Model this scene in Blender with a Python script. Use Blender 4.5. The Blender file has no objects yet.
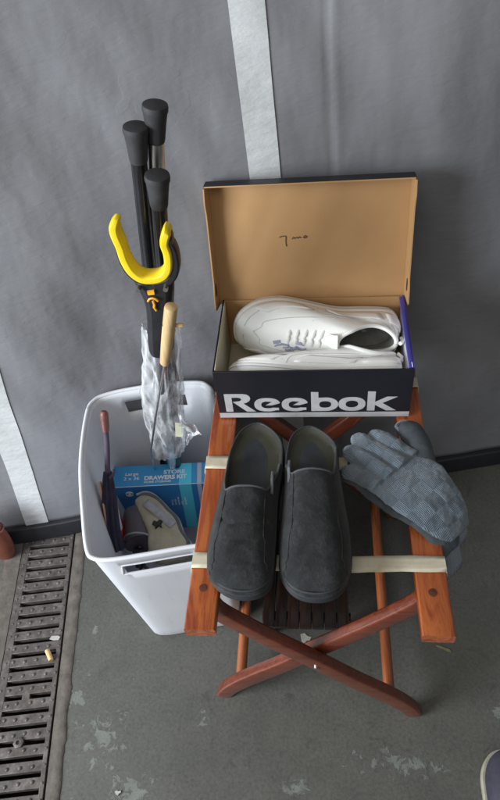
import bpy, bmesh, math, random
from math import sin, cos, pi, sqrt, exp
from mathutils import Vector as V, Matrix, noise
random.seed(7)
S = bpy.context.scene
C = S.collection
CM = 0.01

# ------------------------------------------------------------------ camera
cam = bpy.data.objects.new('camera', bpy.data.cameras.new('camera')); C.objects.link(cam)
cam.data.sensor_fit = 'VERTICAL'; cam.data.sensor_height = 36.0
cam.data.lens = 643.36 / 800 * 36.0
cam.data.clip_start = 0.02; cam.data.clip_end = 100
Rt = V((0.9942726, 0.06447207, -0.08523699)); Up = V((0.01037029, 0.73558471, 0.67735337)); Fw = V((-0.10636941, 0.67435783, -0.73070313))
m = Matrix((Rt, Up, -Fw)).transposed().to_4x4(); m.translation = V((0, 0, 1.34162))
cam.matrix_world = m
S.camera = cam
# ------------------------------------------------------------------ light
W = bpy.data.worlds.new('World'); S.world = W; W.use_nodes = True
W.node_tree.nodes['Background'].inputs[0].default_value = (0.97, 0.97, 0.95, 1)
W.node_tree.nodes['Background'].inputs[1].default_value = 0.20
def area(name, loc, target, size, power, col):
    l = bpy.data.lights.new(name, 'AREA'); l.shape = 'RECTANGLE'; l.size = size[0]; l.size_y = size[1]; l.energy = power; l.color = col
    o = bpy.data.objects.new(name, l); C.objects.link(o); o.location = loc
    o.rotation_euler = (V(target) - V(loc)).to_track_quat('-Z', 'Y').to_euler()
    return o
area('doorway_light', (-2.15, -0.55, 1.25), (0.0, 0.8, 0.45), (1.2, 1.2), 112, (0.90, 0.95, 1.0))
area('overhead_light', (-0.5, -0.6, 2.6), (0.0, 0.7, 0.3), (1.8, 1.2), 13, (1.0, 0.93, 0.84))
S.view_settings.view_transform = 'Standard'; S.view_settings.look = 'None'; S.view_settings.gamma = 1
S.view_settings.exposure = 0.0
S.render.engine = 'CYCLES'

# ------------------------------------------------------------------ materials
def mat(name, col, rough=0.6, metal=0.0, spec=0.5, **k):
    M = bpy.data.materials.new(name); M.use_nodes = True
    b = M.node_tree.nodes['Principled BSDF']
    b.inputs['Base Color'].default_value = (*col, 1); b.inputs['Roughness'].default_value = rough
    b.inputs['Metallic'].default_value = metal; b.inputs['Specular IOR Level'].default_value = spec
    for kk, v in k.items(): b.inputs[kk.replace('_', ' ')].default_value = v
    return M
class NT:
    def __init__(s, M): s.t = M.node_tree; s.b = s.t.nodes['Principled BSDF']; s.M = M
    def n(s, ty, **k):
        x = s.t.nodes.new(ty)
        for a, v in k.items():
            if a.startswith('i_'): x.inputs[a[2:].replace('_', ' ')].default_value = v
            else: setattr(x, a, v)
        return x
    def l(s, a, b): s.t.links.new(a, b)
    def coords(s, scale=(1, 1, 1), rot=(0, 0, 0)):
        c = s.n('ShaderNodeTexCoord'); mp = s.n('ShaderNodeMapping')
        mp.inputs['Scale'].default_value = scale; mp.inputs['Rotation'].default_value = rot
        s.l(c.outputs['Object'], mp.inputs['Vector']); return mp.outputs[0]
    def noise(s, vec, scale, detail=4, rough=0.55, dist=0.0):
        x = s.n('ShaderNodeTexNoise'); x.inputs['Scale'].default_value = scale; x.inputs['Detail'].default_value = detail
        x.inputs['Roughness'].default_value = rough; x.inputs['Distortion'].default_value = dist
        s.l(vec, x.inputs['Vector']); return x.outputs['Fac']
    def ramp(s, fac, stops):
        r = s.n('ShaderNodeValToRGB'); e = r.color_ramp.elements
        while len(e) < len(stops): e.new(0.5)
        for q, (p, c) in zip(e, stops):
            q.position = p; q.color = (*c, 1) if len(c) == 3 else c
        s.l(fac, r.inputs[0]); return r.outputs[0]
    def g(s, fac, a, b):   # grey ramp from a to b
        return s.ramp(fac, [(a, (0, 0, 0)), (b, (1, 1, 1))])
    def mix(s, fac, a, b):
        x = s.n('ShaderNodeMix', data_type='RGBA')
        if hasattr(fac, 'is_output'): s.l(fac, x.inputs[0])
        else: x.inputs[0].default_value = fac
        for v, i in ((a, 6), (b, 7)):
            if hasattr(v, 'is_output'): s.l(v, x.inputs[i])
            else: x.inputs[i].default_value = (*v, 1)
        return x.outputs[2]
    def math(s, op, a, b=0.0):
        x = s.n('ShaderNodeMath', operation=op)
        for v, i in ((a, 0), (b, 1)):
            if hasattr(v, 'is_output'): s.l(v, x.inputs[i])
            else: x.inputs[i].default_value = v
        return x.outputs[0]
    def bump(s, h, dist=0.001, strength=0.5, prev=None):
        x = s.n('ShaderNodeBump'); x.inputs['Distance'].default_value = dist; x.inputs['Strength'].default_value = strength
        s.l(h, x.inputs['Height'])
        if prev: s.l(prev, x.inputs['Normal'])
        s.l(x.outputs[0], s.b.inputs['Normal']); return x.outputs[0]
    def color(s, c): s.l(c, s.b.inputs['Base Color'])
    def rough(s, c): s.l(c, s.b.inputs['Roughness'])

def noisy(name, c1, c2, scale=30, rough=0.6, bump=0.0005, bscale=None, metal=0.0, stretch=(1, 1, 1), spec=0.5, rv=0.08, **k):
    M = mat(name, c1, rough, metal, spec, **k); t = NT(M); v = t.coords(stretch)
    n = t.noise(v, scale, 5, 0.6)
    t.color(t.ramp(n, [(0.3, c1), (0.7, c2)]))
    n2 = t.noise(v, scale * 0.4, 3)
    t.rough(t.math('ADD', t.math('MULTIPLY', n2, rv * 2), rough - rv))
    if bump: t.bump(t.noise(v, bscale or scale * 4, 4), bump, 0.6)
    return M

def wood(name, c1, c2, c3, axis, rough=0.3, coat=.8):
    M = mat(name, c1, rough); t = NT(M)
    sc = [9, 9, 9]; sc[axis] = 0.9
    v = t.coords(tuple(sc)); n = t.noise(v, 6, 6, 0.62, 1.6); n2 = t.noise(t.coords((1, 1, 1)), 7, 3)
    fine = t.noise(t.coords(tuple(12 * x if i != axis else x for i, x in enumerate((6, 6, 6)))), 9, 4)
    c = t.ramp(n, [(0.30, c3), (0.46, c1), (0.58, c2), (0.72, c1)])
    c = t.mix(t.math('MULTIPLY', t.g(n2, 0.35, 0.7), 0.4), c, c3)
    t.color(c)
    t.rough(t.math('ADD', t.math('MULTIPLY', n2, 0.2), rough - 0.08))
    dent = t.noise(t.coords(), 32, 5, .75)
    b = t.bump(dent, 0.0016, 0.35); t.bump(fine, 0.0004, 0.5, b)
    t.b.inputs['Coat Weight'].default_value = coat; t.b.inputs['Coat Roughness'].default_value = 0.14
    return M

M = {}
# floor: painted concrete, worn through in flakes
def mk_floor():
    m_ = mat('painted_concrete', (0.1, 0.1, 0.09), 0.55); t = NT(m_); v = t.coords()
    big = t.noise(v, 2.2, 4, 0.6); mid = t.noise(v, 14, 6, 0.65); fine = t.noise(v, 160, 4, 0.7)
    c = t.ramp(big, [(0.3, (0.080, 0.081, 0.072)), (0.7, (0.118, 0.118, 0.105))])
    c = t.mix(t.math('MULTIPLY', t.g(mid, 0.35, 0.8), 0.6), c, (0.130, 0.127, 0.112))
    c = t.mix(t.math('MULTIPLY', t.g(fine, 0.4, 0.8), 0.6), c, (0.030, 0.030, 0.026))
    c = t.mix(t.math('MULTIPLY', t.g(t.noise(v, 5.5, 7, .7, .5), .5, .75), .35), c, (0.135, 0.132, 0.115))
    c = t.mix(t.math('MULTIPLY', t.g(t.noise(t.coords((1, 1, 1), (0, 0, 2)), 24, 6, .75, .8), .58, .7), .5), c, (0.035, 0.034, 0.028))
    # flakes: patches at chosen places, broken up by noise
    geo = t.n('ShaderNodeTexCoord').outputs['Object']
    mask = None
    for (x, y, rx, ry) in [(-0.50, .425, .035, .065), (-.425, .34, .05, .07), (-.35, .255, .06, .05), (.14, .325, .11, .022), (-.04, .275, .045, .018), (-.55, .33, .02, .1),
                           (-.23, .39, .02, .02), (-.49, .56, .015, .03), (.34, .42, .03, .02), (.05, .22, .2, .03), (-.2, .2, .08, .04)]:
        mp = t.n('ShaderNodeMapping'); mp.inputs['Location'].default_value = (-x / rx, -y / ry, 0); mp.inputs['Scale'].default_value = (1 / rx, 1 / ry, 0)
        t.l(geo, mp.inputs['Vector'])
        ln = t.n('ShaderNodeVectorMath', operation='LENGTH'); t.l(mp.outputs[0], ln.inputs[0])
        q = t.n('ShaderNodeMapRange'); q.inputs['From Min'].default_value = 1.5; q.inputs['From Max'].default_value = 0.2
        t.l(ln.outputs['Value'], q.inputs['Value'])
        mask = q.outputs[0] if mask is None else t.math('MAXIMUM', mask, q.outputs[0])
    fl = t.noise(v, 42, 8, 0.72, 0.6)
    f = t.g(t.math('ADD', fl, t.math('MULTIPLY', mask, 0.19)), 0.665, 0.69)
    c = t.mix(t.math('MULTIPLY', f, 0.75), c, t.ramp(t.noise(v, 60, 3), [(0.3, (0.15, 0.165, 0.148)), (0.7, (0.22, 0.235, 0.21))]))
    # thin scuffs and specks
    sc = t.noise(t.coords((1, 7, 1), (0, 0, 0.5)), 9, 6, 0.7, 1.0)
    c = t.mix(t.math('MULTIPLY', t.g(sc, 0.62, 0.74), 0.45), c, (0.13, 0.13, 0.11))
    c = t.mix(t.math('MULTIPLY', t.g(t.noise(v, 95, 5, .75), 0.70, 0.74), 0.5), c, (0.21, 0.21, 0.18))
    t.color(c); t.rough(t.math('ADD', t.math('MULTIPLY', mid, 0.35), 0.27))
    b = t.bump(mid, 0.0015, 0.35); b = t.bump(fine, 0.0006, 0.5, b); t.bump(f, 0.0007, 0.7, b)
    return m_
M['floor'] = mk_floor()
M['mortar'] = noisy('mortar', (0.075, 0.064, 0.054), (0.14, 0.122, 0.104), 45, 0.85, 0.003, 70)
M['soil'] = noisy('drain_dirt', (0.012, 0.011, 0.010), (0.03, 0.027, 0.023), 30, 0.9, 0.004)
def mk_grate():
    m_ = mat('cast_iron', (0.1, 0.1, 0.1), 0.5, 0.25); t = NT(m_); v = t.coords()
    n = t.noise(v, 40, 7, 0.7); n2 = t.noise(v, 12, 4)
    c = t.ramp(n, [(0.3, (0.055, 0.049, 0.045)), (0.52, (0.11, 0.098, 0.090)), (0.72, (0.21, 0.195, 0.18))])
    c = t.mix(t.math('MULTIPLY', t.g(n2, 0.5, 0.75), 0.5), c, (0.115, 0.092, 0.072))
    t.color(c); t.rough(t.math('ADD', t.math('MULTIPLY', n, 0.4), 0.3)); t.bump(n, 0.002, 0.5)
    return m_
M['iron'] = mk_grate()
# padded wall covering
def mk_pad():
    m_ = mat('grey_vinyl', (0.2, 0.2, 0.22), 0.55, 0, 0.35); t = NT(m_)
    v = t.coords((1, 1, 1)); w = t.noise(t.coords((1, 1, 1.9), (0.1, 0.45, 0.2)), 7, 4, 0.5, 0.3)
    fine = t.noise(t.coords((1, 1, 3.0), (0, 0.2, 0)), 38, 3, 0.55, 0.4); big = t.noise(v, 2.0, 3)
    c = t.ramp(big, [(0.3, (0.182, 0.185, 0.200)), (0.7, (0.222, 0.226, 0.240))])
    c = t.mix(t.math('MULTIPLY', t.g(t.noise(v, 26, 6, 0.7), 0.45, 0.8), 0.25), c, (0.21, 0.208, 0.215))
    t.color(c)
    t.rough(t.math('ADD', t.math('MULTIPLY', w, 0.2), 0.45))
    rd = t.math('ABSOLUTE', t.math('SUBTRACT', t.noise(t.coords((1.6, 1.6, .8), (0, .75, 0)), 3.6, 3, .5, .2), .5))
    rd2 = t.math('ABSOLUTE', t.math('SUBTRACT', t.noise(t.coords((1, 1, 1.6), (0, .75, .3)), 5, 3, .5, .2), .5))
    patchy = t.g(t.noise(t.coords(), 3.1, 2), .42, .62)
    ridge = t.math('MULTIPLY', t.g(rd, 0.05, 0.0), patchy)
    ridge2 = t.math('MULTIPLY', t.g(rd2, 0.05, 0.0), t.math('SUBTRACT', 1.0, patchy))
    q1 = t.noise(t.coords((1.6, 1.6, .7), (0, .8, 0)), 5.5, 3, .5, .1); b = t.bump(w, 0.010, 0.3); b = t.bump(q1, 0.018, 0.4, b); b = t.bump(t.math('MULTIPLY', ridge2, t.noise(v, 4, 2)), 0.0008, 0.3, b); t.bump(fine, 0.0024, 0.32, b)
    return m_
M['pad'] = mk_pad()
M['white_tape'] = noisy('white_vinyl', (0.50, 0.52, 0.53), (0.58, 0.60, 0.60), 20, 0.5, 0.004, 30, stretch=(1, 1, 2.5))
M['black_trim'] = noisy('black_trim', (0.012, 0.013, 0.017), (0.022, 0.023, 0.028), 20, 0.5, 0.001)
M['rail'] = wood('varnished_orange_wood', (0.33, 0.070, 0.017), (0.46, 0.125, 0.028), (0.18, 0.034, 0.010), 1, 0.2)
M['leg'] = wood('shaded_varnished_red_wood', (0.15, 0.030, 0.012), (0.19, 0.042, 0.015), (0.09, 0.018, 0.008), 0, 0.3)  # redder than the rails, with the shade on the bent legs darkened in
M['dowel'] = wood('varnished_dowel_wood', (0.29, 0.080, 0.024), (0.38, 0.115, 0.035), (0.17, 0.042, 0.014), 1, 0.32)
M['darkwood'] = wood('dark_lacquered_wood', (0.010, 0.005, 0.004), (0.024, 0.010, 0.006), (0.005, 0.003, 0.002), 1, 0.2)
M['plug'] = noisy('dark_plug', (0.07, 0.02, 0.012), (0.13, 0.045, 0.02), 200, 0.4)
def mk_web():
    m_ = mat('cream_webbing', (0.6, 0.55, 0.42), 0.85); t = NT(m_); v = t.coords()
    w = t.n('ShaderNodeTexWave', bands_direction='Y'); w.inputs['Scale'].default_value = 210; w.inputs['Distortion'].default_value = 0.6; t.l(v, w.inputs['Vector'])
    n = t.noise(v, 45, 5)
    t.color(t.ramp(n, [(0.3, (0.55, 0.49, 0.35)), (0.7, (0.70, 0.65, 0.50))])); t.bump(w.outputs['Fac'], 0.0006, 0.6)
    return m_
M['webbing'] = mk_web()
M['metal'] = noisy('bright_metal', (0.55, 0.55, 0.56), (0.72, 0.72, 0.73), 60, 0.28, 0.0001, metal=1.0)
M['kraft'] = noisy('kraft_card', (0.43, 0.245, 0.105), (0.50, 0.295, 0.130), 6, 0.8, 0.0003, 200)
M['navycard'] = noisy('navy_card', (0.006, 0.007, 0.011), (0.010, 0.011, 0.016), 12, 0.5, 0.0002, 200)
M['bluecard'] = noisy('violet_blue_card', (0.055, 0.050, 0.30), (0.075, 0.07, 0.38), 12, 0.45, 0.0002)
M['innercard'] = noisy('cream_card', (0.50, 0.47, 0.34), (0.62, 0.60, 0.46), 10, 0.75, 0.0004, 90)
M['whitecard'] = noisy('white_card', (0.72, 0.72, 0.78), (0.80, 0.80, 0.86), 10, 0.5, 0.0004, 90)
M['greyprint'] = noisy('silver_print', (0.40, 0.40, 0.41), (0.50, 0.50, 0.51), 40, 0.5, 0.0001)
M['ink'] = noisy('ink', (0.075, 0.042, 0.02), (0.12, 0.07, 0.03), 200, 0.8, 0)
M['whiteleather'] = noisy('white_leather', (0.84, 0.85, 0.82), (0.90, 0.91, 0.88), 14, 0.42, 0.0004, 160)
M['whiterubber'] = noisy('white_rubber', (0.80, 0.80, 0.77), (0.87, 0.87, 0.84), 14, 0.55, 0.0003, 120)
M['lavprint'] = noisy('lavender_print', (0.26, 0.28, 0.40), (0.42, 0.44, 0.52), 90, 0.6, 0)
M['stitch'] = noisy('grey_stitching', (0.55, 0.55, 0.56), (0.68, 0.68, 0.68), 120, 0.8, 0.0003)
M['sneakerlining'] = noisy('grey_lining', (0.16, 0.165, 0.155), (0.24, 0.24, 0.22), 60, 0.9, 0.0006, 300)
M['suede'] = noisy('charcoal_suede', (0.011, 0.012, 0.013), (0.030, 0.032, 0.033), 13, 0.85, 0.0007, 190, spec=0.25, Sheen_Weight=0.12, Sheen_Roughness=0.5)
def mk_suede():
    m_ = M['suede']; t = NT(m_); v = t.coords()
    big = t.noise(v, 9, 6, .7, .6); fine_ = t.noise(v, 240, 4, .7); mid = t.noise(v, 55, 5, .7)
    c = t.ramp(big, [(0.3, (0.009, 0.010, 0.011)), (0.55, (0.022, 0.024, 0.025)), (0.75, (0.050, 0.053, 0.055))])
    c = t.mix(t.math('MULTIPLY', t.g(mid, .5, .75), .45), c, (0.065, 0.068, 0.068))
    c = t.mix(t.math('MULTIPLY', t.g(fine_, .45, .8), .5), c, (0.005, 0.005, 0.006))
    t.color(c); b = t.bump(big, .005, .5); b = t.bump(mid, .0012, .5, b); t.bump(fine_, .0007, .8, b)
mk_suede()
M['clogsole'] = noisy('charcoal_rubber', (0.020, 0.024, 0.028), (0.038, 0.044, 0.049), 30, 0.55, 0.0003, 200)
M['footbed'] = noisy('olive_footbed', (0.018, 0.018, 0.013), (0.048, 0.047, 0.031), 11, 0.6, 0.0005, 200)
M['cloglining'] = noisy('grey_binding', (0.045, 0.05, 0.053), (0.08, 0.085, 0.09), 80, 0.8, 0.0003, 300)
M['elastic'] = noisy('grey_elastic', (0.10, 0.105, 0.115), (0.16, 0.165, 0.18), 130, 0.9, 0.0009, 300)
def mk_bin():
    m_ = mat('white_plastic', (0.72, 0.74, 0.79), 0.38); t = NT(m_); v = t.coords()
    n = t.noise(v, 5, 5); f = t.noise(v, 300, 2)
    c = t.ramp(n, [(0.3, (0.68, 0.70, 0.745)), (0.7, (0.74, 0.76, 0.80))])
    sc = t.noise(t.coords((6, 6, 1)), 12, 5, 0.7)
    c = t.mix(t.math('MULTIPLY', t.g(sc, 0.56, 0.75), 0.35), c, (0.46, 0.45, 0.43)); c = t.mix(t.math('MULTIPLY', t.g(t.noise(t.coords((1, 1, 3)), 38, 6, .75, 1.), .64, .7), .35), c, (0.33, 0.32, 0.30))
    t.color(c); t.rough(t.math('ADD', t.math('MULTIPLY', n, 0.2), 0.3)); t.bump(f, 0.0002, 0.4)
    t.b.inputs['Subsurface Weight'].default_value = 0.12; t.b.inputs['Subsurface Radius'].default_value = (0.01, 0.01, 0.012)
    return m_
M['bin'] = mk_bin()
M['blacktube'] = noisy('gloss_black_tube', (0.008, 0.008, 0.010), (0.015, 0.015, 0.018), 40, 0.16, 0, spec=0.6)
M['rubber'] = noisy('black_rubber', (0.022, 0.022, 0.025), (0.040, 0.040, 0.044), 45, 0.75, 0.0005, 300)
M['blackplastic'] = noisy('black_plastic', (0.013, 0.013, 0.016), (0.022, 0.022, 0.026), 45, 0.4, 0.0003, 300)
M['yellow'] = noisy('yellow_rubber', (0.78, 0.58, 0.010), (0.86, 0.66, 0.020), 45, 0.42, 0.0003, 300)
M['orangeprint'] = mat('orange_print', (0.85, 0.40, 0.02), 0.5)
M['palewood'] = wood('pale_wood', (0.62, 0.44, 0.22), (0.70, 0.53, 0.30), (0.50, 0.33, 0.15), 2, 0.5, .1)
def mk_film():
    m_ = bpy.data.materials.new('clear_film'); m_.use_nodes = True; nt = m_.node_tree; nt.nodes.clear()
    o = nt.nodes.new('ShaderNodeOutputMaterial'); tr = nt.nodes.new('ShaderNodeBsdfTransparent'); tr.inputs[0].default_value = (0.93, 0.94, 0.96, 1)
    gl = nt.nodes.new('ShaderNodeBsdfGlossy'); gl.inputs['Roughness'].default_value = 0.16; gl.inputs[0].default_value = (0.95, 0.96, 1, 1)
    df = nt.nodes.new('ShaderNodeBsdfDiffuse'); df.inputs[0].default_value = (0.86, 0.88, 0.9, 1)
    m1 = nt.nodes.new('ShaderNodeMixShader'); m1.inputs[0].default_value = 0.78; m2 = nt.nodes.new('ShaderNodeMixShader')
    tc = nt.nodes.new('ShaderNodeTexCoord'); n = nt.nodes.new('ShaderNodeTexNoise'); n.inputs['Scale'].default_value = 34; n.inputs['Detail'].default_value = 4; n.inputs['Distortion'].default_value = 1.2
    r = nt.nodes.new('ShaderNodeMapRange'); r.inputs['From Min'].default_value = 0.38; r.inputs['From Max'].default_value = 0.7; r.inputs['To Min'].default_value = 0.20; r.inputs['To Max'].default_value = 0.72
    bp = nt.nodes.new('ShaderNodeBump'); bp.inputs['Distance'].default_value = 0.004; bp.inputs['Strength'].default_value = 0.9
    L = nt.links.new
    mp = nt.nodes.new('ShaderNodeMapping'); mp.inputs['Scale'].default_value = (1.2, 1.2, .45); L(tc.outputs['Object'], mp.inputs['Vector']); L(mp.outputs[0], n.inputs['Vector']); L(n.outputs['Fac'], r.inputs['Value']); L(n.outputs['Fac'], bp.inputs['Height'])
    L(bp.outputs[0], gl.inputs['Normal']); L(bp.outputs[0], df.inputs['Normal'])
    L(gl.outputs[0], m1.inputs[1]); L(df.outputs[0], m1.inputs[2]); L(r.outputs[0], m2.inputs[0]); L(tr.outputs[0], m2.inputs[1]); L(m1.outputs[0], m2.inputs[2]); L(m2.outputs[0], o.inputs[0])
    return m_
M['film'] = mk_film()
M['bluebox'] = noisy('blue_print_card', (0.018, 0.165, 0.45), (0.028, 0.20, 0.52), 9, 0.4, 0.0003, 90)
M['bluetop'] = noisy('lighter_blue_print_card', (0.030, 0.26, 0.55), (0.045, 0.30, 0.62), 9, 0.4, 0.0003, 90)
M['cyan'] = noisy('cyan_print', (0.07, 0.55, 0.78), (0.09, 0.60, 0.82), 9, 0.4, 0)
M['palegrey'] = noisy('pale_grey_print', (0.40, 0.45, 0.52), (0.46, 0.51, 0.58), 9, 0.45, 0)
M['whiteprint'] = mat('white_print', (0.70, 0.76, 0.80), 0.5)
M['umbwood'] = noisy('dark_red_wood', (0.12, 0.040, 0.035), (0.20, 0.07, 0.06), 40, 0.4, 0.0002)
M['umbcloth'] = noisy('purple_cloth', (0.040, 0.030, 0.058), (0.085, 0.065, 0.10), 30, 0.8, 0.002, 60)
M['navycloth'] = noisy('navy_cloth', (0.014, 0.014, 0.036), (0.032, 0.03, 0.062), 30, 0.8, 0.002, 60)
M['cup'] = noisy('purple_grey_plastic', (0.055, 0.046, 0.060), (0.095, 0.082, 0.10), 20, 0.42, 0.0003)
M['beige'] = noisy('beige_fabric', (0.26, 0.24, 0.18), (0.38, 0.35, 0.27), 22, 0.85, 0.0010, 240)
M['binding'] = noisy('dark_binding', (0.05, 0.06, 0.075), (0.09, 0.10, 0.12), 60, 0.8, 0.0004)
M['greyvelcro'] = noisy('grey_velcro', (0.22, 0.23, 0.26), (0.32, 0.33, 0.36), 120, 0.9, 0.0008)
M['blackprint'] = mat('black_print', (0.012, 0.012, 0.012), 0.6)
M['red'] = noisy('red_plastic', (0.50, 0.030, 0.02), (0.60, 0.05, 0.03), 40, 0.45, 0.0002)
M['whitecloth'] = noisy('pale_cloth', (0.55, 0.60, 0.66), (0.68, 0.72, 0.76), 40, 0.8, 0.0006)
M['peach'] = noisy('peach_plastic', (0.62, 0.36, 0.24), (0.68, 0.42, 0.30), 20, 0.5, 0.0002)
M['chain'] = noisy('dark_chain', (0.03, 0.03, 0.035), (0.08, 0.08, 0.09), 60, 0.35, 0.0002, metal=0.7)
def mk_knit(name, cA, cB, rot, check=True):
    m_ = mat(name, cA, 0.92, 0, 0.15, Sheen_Weight=0.4); t = NT(m_); v = t.coords((1, 1, 1), (0, 0, rot))
    rib = t.n('ShaderNodeTexWave', bands_direction='X'); rib.inputs['Scale'].default_value = 150; rib.inputs['Distortion'].default_value = 0.8; t.l(v, rib.inputs['Vector'])
    rib2 = t.n('ShaderNodeTexWave', bands_direction='Y'); rib2.inputs['Scale'].default_value = 125; rib2.inputs['Distortion'].default_value = 0.8; t.l(v, rib2.inputs['Vector'])
    fuzz = t.noise(v, 420, 3)
    if check:
        vf = t.coords((1, 1, 0.0001), (0, 0, rot))
        ck = t.n('ShaderNodeTexChecker'); ck.inputs['Scale'].default_value = 1 / 0.025; t.l(vf, ck.inputs['Vector'])
        f = t.g(t.noise(v, 60, 2), 0.0, 1.0); f = ck.outputs['Fac']
        h = t.mix(f, rib.outputs['Color'], rib2.outputs['Color'])
        t.color(t.mix(fuzz, t.mix(f, cA, cB), tuple(x * 0.72 for x in cA)))
        b = t.bump(t.noise(v, 28, 4), .004, .5); b = t.bump(f, 0.0022, 0.8, b); b = t.bump(h, 0.0013, 0.9, b)
    else:
        t.color(t.mix(fuzz, cA, cB)); b = t.bump(rib.outputs['Color'], 0.0014, 0.8)
    t.bump(fuzz, 0.0006, 0.6, b)
    return m_
M['knit'] = mk_knit('blue_grey_knit', (0.155, 0.205, 0.255), (0.235, 0.295, 0.355), 0.80)
M['knitrib'] = mk_knit('ribbed_blue_grey_knit', (0.15, 0.19, 0.24), (0.20, 0.25, 0.30), 0.80, False)
M['knitpalm'] = noisy('dark_grey_suede_palm', (0.050, 0.060, 0.070), (0.085, 0.10, 0.112), 60, 0.9, 0.0006, 260)
M['butt'] = noisy('cork_paper', (0.60, 0.40, 0.16), (0.70, 0.50, 0.24), 200, 0.7, 0.0003)
M['offwhite'] = noisy('off_white_paper', (0.34, 0.33, 0.29), (0.48, 0.46, 0.41), 80, 0.8, 0.0005)
M['leaf'] = noisy('dry_leaf', (0.17, 0.15, 0.06), (0.27, 0.23, 0.10), 80, 0.8, 0.001)
M['pouch'] = noisy('reddish_brown_leather', (0.13, 0.035, 0.018), (0.20, 0.06, 0.032), 30, 0.6, 0.001)
M['navysuede'] = noisy('dark_navy_suede', (0.026, 0.026, 0.040), (0.055, 0.055, 0.078), 22, 0.85, 0.0007, 190)
M['welt'] = noisy('tan_welt', (0.30, 0.28, 0.21), (0.42, 0.39, 0.31), 60, 0.6, 0.0005)

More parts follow.
